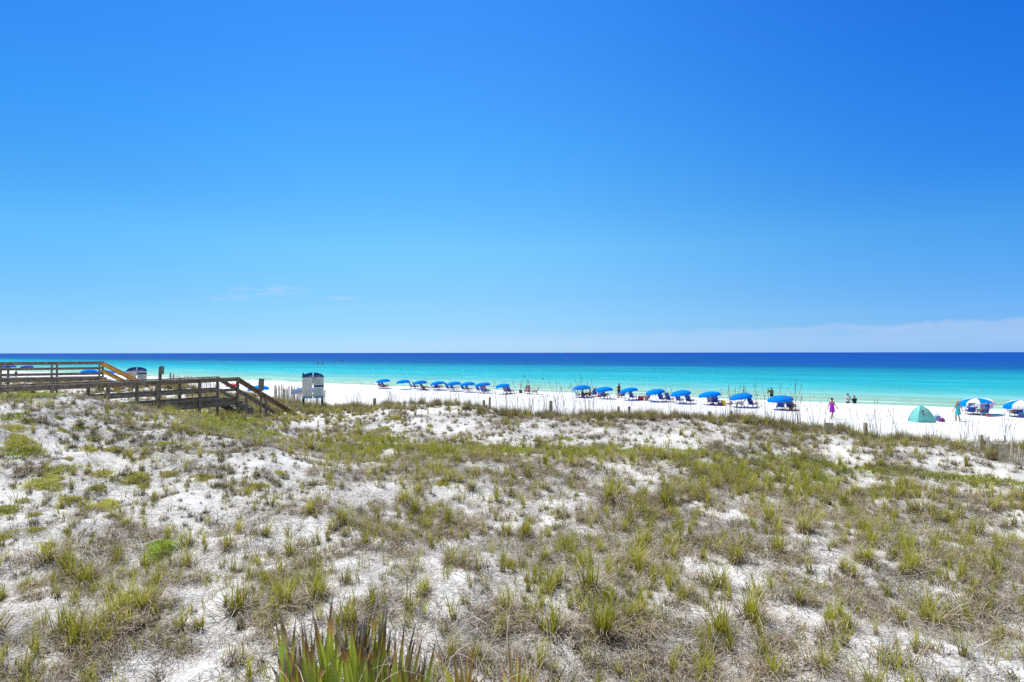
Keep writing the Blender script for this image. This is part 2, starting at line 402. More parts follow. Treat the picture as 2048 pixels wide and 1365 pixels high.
# bands of lighter and darker water
band = mrange(n, l, noise(n, l, P, 0.30, 7, 0.72, (1.0, 0.14, 1)), 0.3, 0.7, 0.74, 1.26)
band = math_node('MULTIPLY', band, mrange(n, l, noise(n, l, P, 0.035, 5, 0.65, (1.0, 0.10, 1)), 0.3, 0.7, 0.82, 1.18), NN=n, LL=l)
hv = n.new('ShaderNodeHueSaturation'); l.new(rr.outputs[0], hv.inputs['Color']); l.new(band, hv.inputs['Value'])
l.new(hv.outputs[0], mx.inputs[6]); mx.inputs[7].default_value = (0.82, 0.86, 0.86, 1)
df = n.new('ShaderNodeBsdfDiffuse'); l.new(mx.outputs[2], df.inputs[0])
gl = n.new('ShaderNodeBsdfGlossy'); gl.inputs['Roughness'].default_value = 0.26
ms = n.new('ShaderNodeMixShader'); ms.inputs[0].default_value = 0.06; l.new(df.outputs[0], ms.inputs[1]); l.new(gl.outputs[0], ms.inputs[2])
b1 = n.new('ShaderNodeBump'); b1.inputs['Strength'].default_value = 1.0; b1.inputs['Distance'].default_value = 0.5
hh = math_node('ADD', noise(n, l, P, 0.55, 6, 0.62, (1.0, 0.4, 1)), math_node('MULTIPLY', noise(n, l, P, 3.0, 4, 0.6, (1, 0.6, 1)), 0.22, NN=n, LL=l), NN=n, LL=l)
b1.inputs['Distance'].default_value = 0.8; l.new(hh, b1.inputs['Height']); l.new(b1.outputs[0], gl.inputs['Normal']); b2 = n.new('ShaderNodeBump'); b2.inputs['Strength'].default_value = 0.7; b2.inputs['Distance'].default_value = 0.5; l.new(hh, b2.inputs['Height']); l.new(b2.outputs[0], df.inputs['Normal']); l.new(ms.outputs[0], o.inputs[0])
wc = np.array([72.4, 80, 100, 140, 220, 400, 800, 1600, 3200, 7000, 15000, 40000.]); ww = np.array([-40000, -12000, -4000, -1200, -400, -100, 0, 100, 400, 1200, 4000, 12000, 40000.])
Cg, Wg = np.meshgrid(wc, ww, indexing='ij'); idx = np.arange(Cg.size).reshape(Cg.shape)
F = np.stack([idx[:-1, :-1], idx[1:, :-1], idx[1:, 1:], idx[:-1, 1:]], -1).reshape(-1, 4)
me = npmesh('sea', np.stack([Cg.ravel(), Wg.ravel(), 0 * Cg.ravel()], 1), F, MATS['sea_water'])
sea = tag(link(bpy.data.objects.new('sea', me)), kind='structure')
sea.rotation_euler = (0, 0, math.atan2(NY, NX))

# ------------------------------------------------------------------ common materials
M = {}
M['wood_grey'] = mat('weathered_wood', (0.26, 0.225, 0.19), 0.85, 0.25, 7, stretch=(1, 1, 1), bump=0.3, col2=(0.11, 0.09, 0.075))
M['wood_tan'] = mat('tan_wood', (0.70, 0.38, 0.09), 0.75, 0.2, 6, bump=0.2)
M['wood_brown'] = mat('brown_wood', (0.26, 0.16, 0.11), 0.8, 0.2, 6, bump=0.2)
M['wood_post'] = mat('post_wood', (0.48, 0.44, 0.32), 0.85, 0.22, 8, bump=0.3)
M['picket'] = mat('picket_wood', (0.78, 0.70, 0.58), 0.85, 0.25, 8)
M['chairwood'] = mat('chair_wood', (0.50, 0.33, 0.18), 0.6, 0.15, 10)
M['blue'] = mat('blue_canvas', (0.0, 0.27, 0.98), 0.9, 0.05, 6, translucent=0.2, spec=0.05)
M['blue_sling'] = mat('blue_sling', (0.012, 0.06, 0.42), 0.7, 0.12, 10)
M['white'] = mat('white_canvas', (0.85, 0.85, 0.85), 0.7, 0.04, 6, translucent=0.2)
M['printblue'] = mat('pale_blue_print', (0.30, 0.45, 0.80), 0.7, 0.1)
M['pole'] = mat('white_pole', (0.75, 0.73, 0.70), 0.5, 0.05)
M['dark'] = mat('dark_metal', (0.02, 0.022, 0.03), 0.6, 0.2)
M['wire'] = mat('grey_wire', (0.25, 0.24, 0.22), 0.6, 0.2)
def colmat(c, key=None, tr=0.0):
    k = 'c%02x%02x%02x' % tuple(int(max(0, min(1, v)) * 255) for v in c)
    if k not in M: M[k] = mat('fabric_' + k, c, 0.8, 0.08, 14, translucent=tr)
    return M[k]

# ================================================================== BOARDWALKS
def boardwalk(name, label, A, B, width, zdeck, spacing, stairs, mats, post_drop, midz, tanstairs=False, rail_h=1.0):
    """near edge runs A -> B; the far edge lies to the left; the stairs go on beyond B, falling."""
    wood, swood = mats
    root = tag(empty(name, (B.x, B.y, 0)), label, 'boardwalk')
    u = (B - A).to_2d().normalized(); u3 = Vector((u.x, u.y, 0)); q = Vector((-u.y, u.x, 0)) * width
    O = Vector((B.x, B.y, 0)); Ln = (B - A).to_2d().length
    zt = zdeck + rail_h
    P3 = lambda s, side, z, out=0.0: u3 * (-s) + (q if side else Vector((0, 0, 0))) + q.normalized() * (out if side else -out) + Vector((0, 0, z))
    ang = math.atan2(u.y, u.x)
    rot = Matrix.Rotation(ang, 3, 'Z')
    # deck planks
    d = MB(); s = 0.07
    while s < Ln:
        d.box(P3(s, 0, zdeck - 0.02) + q / 2 + Vector((0, 0, random.uniform(-.002, .002))), (0.135, width + 0.02, 0.038), rot); s += 0.145
    d.build('deck', wood, root)
    for side in (0, 1):
        MB().bar(P3(0.02, side, zdeck - 0.15, -0.03), P3(Ln, side, zdeck - 0.15, -0.03), 0.045, 0.22).build('rim_joist', wood, root)
        MB().bar(P3(-0.06, side, zt + 0.02, 0.02), P3(Ln, side, zt + 0.02, 0.02), 0.15, 0.04).build('handrail', wood, root, bevel=0.006)
        MB().bar(P3(-0.02, side, zt - 0.08, -0.055), P3(Ln, side, zt - 0.08, -0.055), 0.035, 0.14).build('rail_board', wood, root)
        for mz in midz:
            MB().bar(P3(-0.02, side, zdeck + mz, -0.055), P3(Ln, side, zdeck + mz, -0.055), 0.035, 0.13).build('middle_rail', wood, root)
        s = 0.0
        while s < Ln:
            b = P3(s, side, 0, 0.02); gzv = gz(b.x + O.x, b.y + O.y) - 0.4
            MB().box(b + Vector((0, 0, (zt + gzv - 0.002) / 2)), (0.10, 0.10, zt - 0.003 - gzv), rot).build('post', wood, root, bevel=0.006)
            s += spacing
    # stairs
    run, slope = stairs
    Q3 = lambda tt, side, z, out=0.0: u3 * tt + (q if side else Vector((0, 0, 0))) + q.normalized() * (out if side else -out) + Vector((0, 0, z - slope * tt))
    ns = int(run / 0.28)
    for k in range(ns):
        tt = 0.14 + k * 0.28
        MB().box(u3 * tt + q / 2 + Vector((0, 0, zdeck - 0.10 - slope * (tt - 0.14))), (0.26, width - 0.08, 0.04), rot).build('step', wood, root)
    for side in (0, 1):
        MB().bar(Q3(0.06, side, zdeck - 0.20, -0.02), Q3(run, side, zdeck - 0.20, -0.02), 0.045, 0.26).build('stair_stringer', swood, root)
        MB().bar(Q3(0.06, side, zt + 0.02, 0.02), Q3(run, side, zt + 0.02, 0.02), 0.14, 0.045).build('stair_handrail', mats[1] if tanstairs else M['wood_brown'], root)
        MB().bar(Q3(0.06, side, zt - 0.09, -0.05), Q3(run, side, zt - 0.09, -0.05), 0.035, 0.14).build('stair_rail', swood if tanstairs else M['wood_brown'], root)
        MB().bar(Q3(0.06, side, zdeck + 0.42, -0.05), Q3(run, side, zdeck + 0.42, -0.05), 0.035, 0.14).build('stair_rail', swood, root)
        for tt in ((run * 0.5, run * 0.98) if not tanstairs else (run * 0.62,)):
            b = Q3(tt, side, 0, 0.02); gzv = gz(b.x + O.x, b.y + O.y) - 0.4; ztp = zt - slope * tt - 0.003
            if ztp > gzv + 0.3:
                MB().box(Vector((b.x, b.y, (ztp + gzv) / 2)), (0.10, 0.10, ztp - gzv), rot).build('stair_post', swood, root)
    return root
boardwalk('boardwalk', 'weathered grey wooden boardwalk with rails, nearest one, its steps ending at the small notice post',
          Vector((-18.6, 16.4, 0)), Vector((-12.78, 26.5, 0)), 1.5, 4.24, 1.8, (3.05, 0.60), (M['wood_grey'], M['wood_grey']), 0.3, (0.46, 0.06))
boardwalk('boardwalk', 'farther raised wooden boardwalk at left with bright tan stair rails',
          Vector((-37.5, 33.3, 0)), Vector((-27.9, 38.5, 0)), 1.5, 4.82, 2.55, (3.0, 0.62), (M['wood_grey'], M['wood_tan']), 0.3, (0.55, 0.18), tanstairs=True, rail_h=0.97)

# ================================================================== SIGNS
def textlines(w, h, rows, ch, mb, off, seed=1, x0=0.0, z0=0.0, dens=0.8):
    """rows of tiny marks, too small to read, on a board of width w and height h (local x, z), facing -y"""
    rr_ = random.Random(seed)
    for i in range(rows):
        z = z0 + h / 2 - (i + 0.5) * h / rows
        x = -w / 2
        while x < w / 2 - 0.02:
            ln = rr_.uniform(0.03, 0.10) * w * 1.4
            if x + ln > w / 2: break
            if rr_.random() < dens: mb.box((x0 + x + ln / 2, off, z), (ln, 0.004, ch))
            x += ln + 0.02 * w
def yawto(p, extra=0.0):   # a sign whose face (-y) looks at the camera
    return math.atan2(p.y, p.x) - math.pi / 2 + extra
def info_board(label, px, D, W_, H_, zb, ztop, extra, base_z=None):
    p = at(px, D); rz = yawto(p, extra)
    root = tag(empty('information_board', (p.x, p.y, 0), rz), label, 'sign', 'blue topped beach information boards')
    g = p.z
    pw = W_ / 2 - 0.035; arch = 0.30 * W_ / 1.2
    for sx_ in (-1, 1):
        MB().box((sx_ * (W_ / 2 - 0.07), 0.07, (g - 0.4 + zb + 0.9) / 2), (0.10, 0.10, zb + 0.9 - g + 0.4)).build('post', M['dark'], root, bevel=0.006)
        xc = sx_ * (pw / 2 + 0.035)
        body = MB().box((xc, 0, (zb + ztop - arch) / 2), (pw, 0.03, ztop - arch - zb))
        pcol = colmat((0.94, 0.93, 0.95)) if sx_ < 0 else colmat((0.74, 0.90, 0.95))
        pn = body.build('panel', pcol, root)
        # arched blue header half
        vs = []; fs = []; K = 12
        za = ztop - arch
        for k in range(K + 1):
            xx = sx_ * (0.035 + pw * k / K)
            zz = za + arch * math.sqrt(max(0, 1 - (abs(xx) / (W_ / 2 + 0.02)) ** 2)) * 0.98 + 0.0
            for yy in (-0.018, 0.018): vs += [(xx, yy, za + 0.001), (xx, yy, max(zz, za + 0.006))]
        for k in range(K):
            a = 4 * k
            fs += [(a, a + 4, a + 5, a + 1), (a + 2, a + 3, a + 7, a + 6), (a + 1, a + 5, a + 7, a + 3), (a, a + 2, a + 6, a + 4)]
        fs += [(0, 1, 3, 2), (4 * K, 4 * K + 2, 4 * K + 3, 4 * K + 1)]
        hd = MB().add(vs, fs).build('header', colmat((0.015, 0.07, 0.36)), root)
        tx = MB(); textlines(pw * 0.6, 0.05, 1, 0.035, tx, -0.021, 5, x0=sx_ * (pw * 0.42), z0=za + 0.08); tx.build('lettering', colmat((0.6, 0.68, 0.8)), hd)
        # white wavy trim under the header, pale strip at the bottom
        tr = MB()
        for k in range(9): tr.ball((sx_ * (0.035 + pw * (k + 0.5) / 9), -0.017, za), (pw / 18, 0.006, 0.022), 8, 5)
        tr.build('wavy_trim', colmat((0.55, 0.66, 0.78)), hd)
        MB().box((xc, -0.0175, zb + 0.06), (pw, 0.005, 0.12)).build('bottom_strip', colmat((0.20, 0.45, 0.70)), pn)
        tx = MB()
        if sx_ < 0:
            hh_ = ztop - arch - zb - 0.24
            textlines(pw * 0.84, hh_, 17, 0.010, tx, -0.0175, 8, x0=xc, z0=zb + 0.15 + hh_ / 2, dens=0.45)
            tx.box((xc - 0.07, -0.0175, zb + 0.17), (0.12, 0.004, 0.028))
            tx.box((xc - 0.02, -0.0175, zb + 0.38), (0.03, 0.004, 0.07)); tx.box((xc - 0.01, -0.0175, za - 0.14), (0.06, 0.004, 0.03))
            tx.build('lettering', colmat((0.32, 0.32, 0.48)), pn)
        else:
            textlines(pw * 0.84, 0.36, 8, 0.012, tx, -0.0175, 9, x0=xc, z0=za - 0.22, dens=0.6)
            textlines(pw * 0.5, 0.22, 4, 0.012, tx, -0.0175, 10, x0=xc, z0=zb + 0.27, dens=0.6)
            for kx in (-1, 1):
                tx.bar((xc + kx * 0.02, -0.0175, zb + 0.55), (xc + kx * 0.13, -0.0175, zb + 0.44), 0.004, 0.018, up=(0, -1, 0))
                tx.bar((xc + kx * 0.13, -0.0175, zb + 0.44), (xc + kx * 0.17, -0.0175, zb + 0.44), 0.004, 0.016, up=(0, -1, 0))
            tx.box((xc, -0.0175, zb + 0.42), (0.03, 0.004, 0.02))
            for kz in (0, 0.07): tx.box((xc + 0.01, -0.0175, za - 0.20 - kz), (0.06, 0.004, 0.035))
            tx.build('lettering', colmat((0.10, 0.14, 0.26)), pn)
            MB().box((xc, -0.018, zb + 0.70), (pw, 0.006, 0.10)).build('blue_band', colmat((0.015, 0.03, 0.26)), pn)
            MB().box((xc - pw / 2 + 0.04, -0.018, za - 0.13), (0.06, 0.006, 0.05)).build('red_flag_mark', colmat((0.65, 0.05, 0.18)), pn)
    cen = MB()
    cen.box((0, 0.0, (ztop + zb) / 2 + 0.3), (0.05, 0.034, 0.55)); cen.build('center_strip', colmat((0.6, 0.75, 0.85)), root)
    for z in (ztop - arch - 0.06, ztop - arch - 0.25, zb + 0.17): MB().box((0, -0.012, z), (0.07, 0.05, 0.06)).build('hinge', M['dark'], root)
    return root
info_board('large two panel information board with blue arched top on dark posts beside the boardwalk steps', 626.5, 33.0, 1.19, 1.5, CAMZ - 90.5 * 33 / FPX, CAMZ - 39.0 * 33 / FPX, 0.10)
info_board('farther white information board with blue arched top, right of the tan stair rails', 274, 41.5, 1.25, 1.5, CAMZ - 60 * 41.5 / FPX, CAMZ - 27.5 * 41.5 / FPX, 0.10)

def notice(label, px, D, ptop, pbot, wpx, basepx, extra, tilt):
    p = hit(basepx[0], basepx[1]) if D is None else at(px, D)
    D = p.y; rz = yawto(p, extra)
    root = tag(empty('notice_sign', p, rz), label, 'sign')
    zt = CAMZ - (ptop - HORY) * D / FPX - p.z; zb = CAMZ - (pbot - HORY) * D / FPX - p.z; w = wpx * D / FPX
    MB().bar((0, 0.03, -0.4), (math.tan(tilt) * zt, 0.03, zt - 0.02), 0.09, 0.09, up=(0, 1, 0)).build('post', M['wood_grey'], root, bevel=0.006)
    xo = math.tan(tilt) * (zt + zb) / 2
    rot = Matrix.Rotation(tilt, 3, 'Y')
    pn = MB().box((xo, -0.045, (zt + zb) / 2), (w, 0.045, zt - zb), rot).build('panel', colmat((0.16, 0.16, 0.17)), root, bevel=0.005)
    tx = MB(); textlines(w * 0.8, (zt - zb) * 0.86, 7, 0.022, tx, 0, 4, dens=0.85)
    tx.v = [tuple(rot @ Vector(v) + Vector((xo, -0.0695, (zt + zb) / 2))) for v in tx.v]
    tx.build('lettering', colmat((0.42, 0.42, 0.44)), pn)
    return root
notice('leaning wooden post with small grey notice, in front of the boardwalk', 318, 23.6, 732, 748, 9.5, None, 0.75, 0.045)
notice('upright narrow grey notice on a short post at the foot of the boardwalk steps', 521, 27.0, 757, 781, 10, None, 0.0, 0.03)

# ================================================================== BEACH UMBRELLAS
def umbrella_mesh(striped):
    NP = 8; SEG = 4; K = 6; Rr = 1.0; Hh = 0.36
    mb = MB(); ring = lambda a, f: None
    tot = NP * SEG
    vs = []; fs = []; mi = []
    for i in range(K + 1):
        f = i / K
        for j in range(tot):
            a = 2 * math.pi * j / tot; ph = (j % SEG) / SEG
            r = Rr * math.sin(f * math.pi / 2 * 0.97) / math.sin(math.pi / 2 * 0.97)
            r *= 1 - 0.045 * math.sin(math.pi * ph) * f
            z = Hh * math.cos(f * math.pi / 2) ** 0.9 - 0.03 * math.sin(math.pi * ph) * f
            vs.append((r * math.cos(a), r * math.sin(a), z))
    base = len(vs)
    for j in range(tot):
        a = 2 * math.pi * j / tot; ph = (j % SEG) / SEG
        x, y, z = vs[K * tot + j]; vs.append((x * 1.0, y * 1.0, z - 0.075 - 0.02 * math.sin(math.pi * ph)))
    for i in range(K + 1):
        for j in range(tot):
            j2 = (j + 1) % tot
            if i == 0: fs.append((j, tot + j, tot + j2, j2)) if K > 0 else None
            elif i < K: fs.append((i * tot + j, (i + 1) * tot + j, (i + 1) * tot + j2, i * tot + j2))
            else: fs.append((K * tot + j, base + j, base + j2, K * tot + j2))
            mi.append((j // SEG) % 2 if striped else 0)
    me = bpy.data.meshes.new('canopy'); me.from_pydata(vs, [], fs); me.update()
    me.materials.append(M['blue']); me.materials.append(M['white'])
    me.polygons.foreach_set('material_index', mi)
    return me
CAN = [umbrella_mesh(False), umbrella_mesh(True)]
RIB = MB()
for k in range(8):
    a = 2 * math.pi * k / 8
    RIB.tube([(0, 0, 0.33), (0.5 * math.cos(a), 0.5 * math.sin(a), 0.26), (0.97 * math.cos(a), 0.97 * math.sin(a), 0.0)], 0.008, 4)
def make_umbrella(p, label, rad, hgt, tilt, tiltdir, striped=False, mats=None, group='blue rental beach umbrellas', far=False):
    root = tag(empty('beach_umbrella', p), label, 'umbrella', group)
    kn = hgt * 0.62
    d = Vector((math.cos(tiltdir) * math.sin(tilt), math.sin(tiltdir) * math.sin(tilt), math.cos(tilt)))
    topc = Vector((0, 0, kn)) + d * (hgt - kn)
    MB().tube([(0, 0, -0.3), (0, 0, kn), topc + d * 0.40 * rad], 0.022, 8).build('pole', M['pole'], root, smooth=True)
    me = CAN[1 if striped else 0]
    if mats is not None:
        me = me.copy(); me.materials.clear(); me.materials.append(mats); me.materials.append(mats)
    cn = bpy.data.objects.new('canopy', me); link(cn, root)
    cn.location = topc; cn.scale = (rad, rad, rad)
    q = d.to_track_quat('Z', 'X'); cn.rotation_mode = 'QUATERNION'; cn.rotation_quaternion = q @ Euler((0, 0, R(67 if striped else 22))).to_quaternion()
    if not far:
        rb = bpy.data.objects.new('ribs', RIBME); link(rb, root); rb.location = topc; rb.scale = (rad,) * 3; rb.rotation_mode = 'QUATERNION'; rb.rotation_quaternion = cn.rotation_quaternion
    MB().ball(topc + d * (0.36 * rad + 0.06), (0.03, 0.03, 0.06), 6, 5).build('finial', M['pole'], root)
    return root
RIBME = bpy.data.meshes.new('ribs'); RIBME.from_pydata(RIB.v, [], RIB.f); RIBME.update(); RIBME.materials.append(M['pole'])

BZ = 5.4
def beach_at(px, py):      # a point of the open beach seen at a pixel
    return hit(px, py)
ORD = ['first', 'second', 'third', 'fourth', 'fifth', 'sixth', 'seventh', 'eighth']
UA = [(767, 777.5, 27.5, 758, 6), (807, 779, 28, 759.5, 6), (841, 780, 28.5, 761, 8), (876, 781.5, 29, 762.5, 9), (908, 783, 29, 763, 6),
      (936, 785, 30, 764, 7), (966, 786.5, 31, 765, 8), (1006, 788.5, 30, 767.5, 7)]
UB = [(1163, 795, 36, 770.5, 6), (1208.5, 798, 35.5, 774, 6), (1258, 801, 37, 776, 12), (1311, 804, 40, 778.5, 10), (1362, 807.5, 40, 781, 9),
      (1419.5, 810, 43.5, 783.5, 8), (1482, 815, 46, 787, 10), (1560, 820, 48, 791.5, 6)]
bydesc_A = ['blue umbrella leftmost of the far row, over two dark blue chairs', 'blue umbrella with no chair under it, second of the far row',
            'blue umbrella third of the far row, beside two empty blue chairs', 'blue umbrella over the pink towel, fourth of the far row',
            'blue umbrella fifth of the far row, between the pink towel and the eighth', 'blue umbrella sixth of the far row, just left of the red towel',
            'blue umbrella above the chair with a red towel, seventh of far row', 'blue umbrella last of the far row, nearest the green chair']
bydesc_B = ['blue umbrella leftmost of the nearer row, over a pale blue lounge', 'blue umbrella beside the red cooler in the nearer row',
            'tilted blue umbrella next to the standing sunbather', 'blue umbrella right of the pink beach bag in the nearer row',
            'blue umbrella fifth of the nearer row over two empty blue chairs', 'blue umbrella beside the yellow bag, over a grey towel chair',
            'blue umbrella seventh of nearer row over two chairs facing opposite ways', 'blue umbrella rightmost of the plain blue row, over an orange bucket']
UPOS = {}
for row, desc, pre in ((UA, bydesc_A, 'A'), (UB, bydesc_B, 'B')):
    for i, (px, py, wpx, topy, tl) in enumerate(row):
        p = beach_at(px, py); rad = wpx * p.y / FPX / 2
        ztop = CAMZ - (topy - HORY) * p.y / FPX - p.z
        hgt = ztop - 0.37 * rad
        make_umbrella(p, desc[i], rad, hgt, R(tl), R(165 + 20 * math.sin(i * 2.1)))
        UPOS[pre + str(i)] = p
for px, py, wpx, topy, tl, lab in ((1952.5, 829, 60, 797, 5, 'blue and white striped umbrella beside the woman in the turquoise dress'), (2044, 834, 62, 800.5, 8, 'blue and white striped umbrella cut by the right edge')):
    p = beach_at(px, py); rad = wpx * p.y / FPX / 2; ztop = CAMZ - (topy - HORY) * p.y / FPX - p.z
    make_umbrella(p, lab, rad, ztop - 0.37 * rad, R(tl), R(175), striped=True, group='striped beach umbrellas')
# umbrellas seen behind the boardwalks
UL = [(518, 55.5, 41, 770.5, 4, 'large blue umbrella behind the narrow notice at the boardwalk steps', None),
      (610, 52.0, 48, 783.5, 5, 'blue umbrella mostly hidden behind the large information board and picket fence', None),
      (467, 62, 26, 767, 5, 'red and blue umbrella behind the lower stair rail of the near boardwalk', (0.75, 0.06, 0.10)),
      (179, 88, 29, 738, 5, 'blue umbrella seen through the far boardwalk railing, leftmost beside the tan stairs', None),
      (207, 92, 26, 739, 5, 'blue umbrella behind the upper tan stair rail', None),
      (226, 90, 26, 740, 5, 'blue umbrella behind the middle of the tan stair rail', None),
      (252, 84, 27, 741, 5, 'blue umbrella just left of the farther information board', None),
      (55, 128, 22, 729.5, 3, 'dark blue umbrella seen alone between far boardwalk posts', None),
      (20, 130, 22, 729, 3, 'dark blue umbrella among sitters at the far left edge', None),
      (2, 128, 20, 729, 3, 'dark blue umbrella cut by the left edge of the picture', None)]
for px, D, wpx, topy, tl, lab, colr in UL:
    p = at(px, D); rad = wpx * D / FPX / 2; ztop = CAMZ - (topy - HORY) * D / FPX - p.z
    mt = colmat(colr, tr=0.2) if colr else (colmat((0.03, 0.08, 0.5)) if D > 120 else None)
    make_umbrella(p, lab, rad, max(1.6, ztop - 0.37 * rad), R(tl), R(170), mats=mt, far=True, group=None if colr else 'blue rental beach umbrellas')

# ================================================================== BEACH CHAIRS
def chair_build(back=M['blue_sling'], printed=True):
    r = bpy.data.objects.new('beach_chair', None); r.empty_display_size = 0.2; link(r)
    w = 0.29
    # local +y is the way the sitter faces
    fr = MB()
    for s in (-1, 1):
        fr.bar((s * w, -0.42, 0.02), (s * w, 0.12, 0.46), 0.03, 0.045)       # rear brace up to the arm
        fr.bar((s * w, -0.30, 0.46), (s * w, 0.30, 0.46), 0.05, 0.025)       # arm level bearer
        fr.bar((s * (w - 0.035), -0.25, 0.26), (s * (w - 0.035), 0.42, 0.33), 0.03, 0.045)   # seat side
        fr.bar((s * (w - 0.035), 0.42, 0.33), (s * (w - 0.035), 0.95, 0.30), 0.03, 0.04)    # footrest side
        fr.bar((s * (w - 0.035), 0.93, 0.30), (s * (w - 0.035), 0.93, 0.0), 0.03, 0.03)
        fr.bar((s * w, 0.28, 0.46), (s * w, 0.36, 0.0), 0.03, 0.045)
        fr.bar((s * (w - 0.035), -0.18, 0.27), (s * (w - 0.035), -0.56, 1.02), 0.03, 0.045)  # back side
    fr.bar((-w, -0.57, 1.03), (w, -0.57, 1.03), 0.03, 0.04); fr.bar((-w, 0.44, 0.34), (w, 0.44, 0.34), 0.03, 0.03); fr.bar((-w, 0.93, 0.30), (w, 0.93, 0.30), 0.03, 0.03)
    fr.bar((-w, -0.42, 0.03), (w, -0.42, 0.03), 0.03, 0.03)
    fr.build('frame', M['chairwood'], r)
    for s in (-1, 1):
        MB().bar((s * (w + 0.012), -0.30, 0.487), (s * (w + 0.012), 0.34, 0.487), 0.085, 0.022).build('armrest', M['chairwood'], r, bevel=0.006)
    def sheet(pts, ww, name, m_, th=0.012):
        vs = []; fs = []
        for (y, z) in pts:
            for x in (-ww, -ww * 0.5, 0, ww * 0.5, ww):
                sag = 0.02 * (1 - (x / ww) ** 2)
                vs.append((x, y + sag * 0.3, z - sag))
        nn = len(vs)
        vs += [(x, y, z - th) for x, y, z in vs]
        for i in range(len(pts) - 1):
            for j in range(4):
                a = i * 5 + j; fs.append((a, a + 1, a + 6, a + 5)); fs.append((nn + a, nn + a + 5, nn + a + 6, nn + a + 1))
        k = len(pts) - 1
        for j in range(4): fs.append((j, nn + j, nn + j + 1, j + 1)); fs.append((k * 5 + j, k * 5 + j + 1, nn + k * 5 + j + 1, nn + k * 5 + j))
        for i in range(k): fs.append((i * 5, i * 5 + 5, nn + i * 5 + 5, nn + i * 5)); fs.append((i * 5 + 4, nn + i * 5 + 4, nn + i * 5 + 9, i * 5 + 9))
        return MB().add(vs, fs).build(name, m_, r, smooth=False)
    sheet([(-0.24, 0.275), (0.1, 0.29), (0.44, 0.36)], w - 0.02, 'seat', M['blue_sling'])
    sheet([(0.45, 0.355), (0.7, 0.33), (0.92, 0.325)], w - 0.04, 'footrest', M['blue_sling'])
    bk = sheet([(-0.20, 0.27), (-0.38, 0.63), (-0.58, 1.04)], w - 0.01, 'backrest', back)
    MB().box((0, -0.36, 0.66), (0.72, 0.02, 0.13), Matrix.Rotation(R(26), 3, 'X')).build('back_pocket', back, r)
    if printed:
        pm = MB()
        for k in range(7):
            x = -0.16 + k * 0.053
            pm.box((x, -0.445 + 0.01 * math.sin(k), 0.70 + 0.012 * math.sin(k * 1.3)), (0.05, 0.006, 0.035 + 0.02 * math.sin(k * .5)), Matrix.Rotation(R(26), 3, 'X'))
        pm.build('wave_print', M['printblue'], bk)
    return r
chair0 = chair_build()
chair_used = [False]
def chair(px, py, yaw, label, group='blue wooden beach chairs in the rental rows', swap=None, sc=1.0):
    p = beach_at(px, py)
    if swap is None:
        if not chair_used[0]: o = chair0; chair_used[0] = True
        else: o = copy_tree(chair0)
    else: o = chair_build(swap, False)
    o.location = p; o.rotation_euler = (0, 0, R(yaw)); o.scale = (sc,) * 3
    tag(o, label, 'beach chair', group)
    return o
# yaw: 0 faces away from the camera, negative turns to the right
FR = -50
CH = [
 (763.5, 777, FR, 'dark blue chair at the left end of the far row, left of its pair'), (768.5, 777.5, FR, 'dark blue chair with a reclining sitter, under leftmost umbrella'),
 (825, 777.5, FR - 10, 'empty blue chair, left of the pair standing right of the chairless umbrella'), (832.5, 778, FR - 10, 'empty blue chair, right of the pair near the chairless umbrella'),
 (847, 780.5, FR - 10, 'blue chair with a dark haired sitter under the third umbrella of the far row'),
 (877, 779.5, FR, 'blue chair draped with a pink towel in the far row'), (868, 779.5, 60, 'blue chair facing left beside the pink towel'),
 (897.5, 780.5, FR, 'blue chair, left one beneath the fifth far umbrella'), (907, 781, FR, 'blue chair, right one beneath the fifth far umbrella'),
 (928.5, 782.5, FR, 'blue chair, left one beneath the sixth far umbrella'), (937.5, 783, FR, 'blue chair, right one beneath the sixth far umbrella'),
 (958.5, 784.5, FR, 'empty blue chair left of the red towel'), (968, 786.5, FR, 'blue chair carrying the red towel'), (975, 787, FR - 10, 'blue chair just right of the red towel'),
 (1013, 787, FR, 'blue chair with sitter under the last far umbrella'), (1021.5, 787.5, FR, 'blue chair at the right end of the far row, before the black bag'),
 (1187.5, 793.5, 10, 'blue chair seen from behind between the first two nearer umbrellas'), (1207, 798, FR, 'blue chair under the second nearer umbrella behind a pale blue towel'),
 (1243, 796.5, 40, 'blue chair behind the standing sunbather'), (1265, 799.5, FR, 'empty blue chair left of the pink bag'), (1293, 801.5, 55, 'blue chair facing left with a sunbather, right of the pink bag'),
 (1324, 803.5, FR, 'empty blue chair, left of the pair beneath the fourth nearer umbrella'), (1338.5, 804.5, FR, 'empty blue chair, right of the pair beneath the fourth nearer umbrella'),
 (1358.5, 806, FR, 'empty blue chair, left of the pair beneath the fifth nearer umbrella'), (1378.5, 807.5, FR, 'empty blue chair, right of the pair beneath the fifth nearer umbrella'),
 (1431, 809.5, FR + 15, 'blue chair right of the grey towel chair'),
 (1480, 814, 62, 'empty blue chair facing left beneath the seventh nearer umbrella'), (1504, 814.5, -62, 'empty blue chair facing right beneath the seventh nearer umbrella'),
 (1560, 819.5, -20, 'blue chair, left of the pair beneath the rightmost plain blue umbrella'), (1580, 820.5, -50, 'blue chair with a sitter in black, behind the orange bucket'),
 (1939, 829.5, -25, 'blue chair on the left beneath the striped umbrella'), (1964, 831.5, -12, 'blue chair hung with grey and pink towels beneath the striped umbrella'),
 (2030.5, 833.5, -6, 'blue chair with a pink towel over its back at the right edge'),
]
CHO = {}
for px, py, yaw, lab in CH: CHO[px] = chair(px, py, yaw, lab)
chair(1420, 809, -25, 'grey towel covered chair under the umbrella beside the yellow bag', swap=colmat((0.33, 0.34, 0.37)))
chair(1156, 795.5, -72, 'pale blue lounge chair at the left end of the nearer row', swap=colmat((0.25, 0.55, 0.78)))
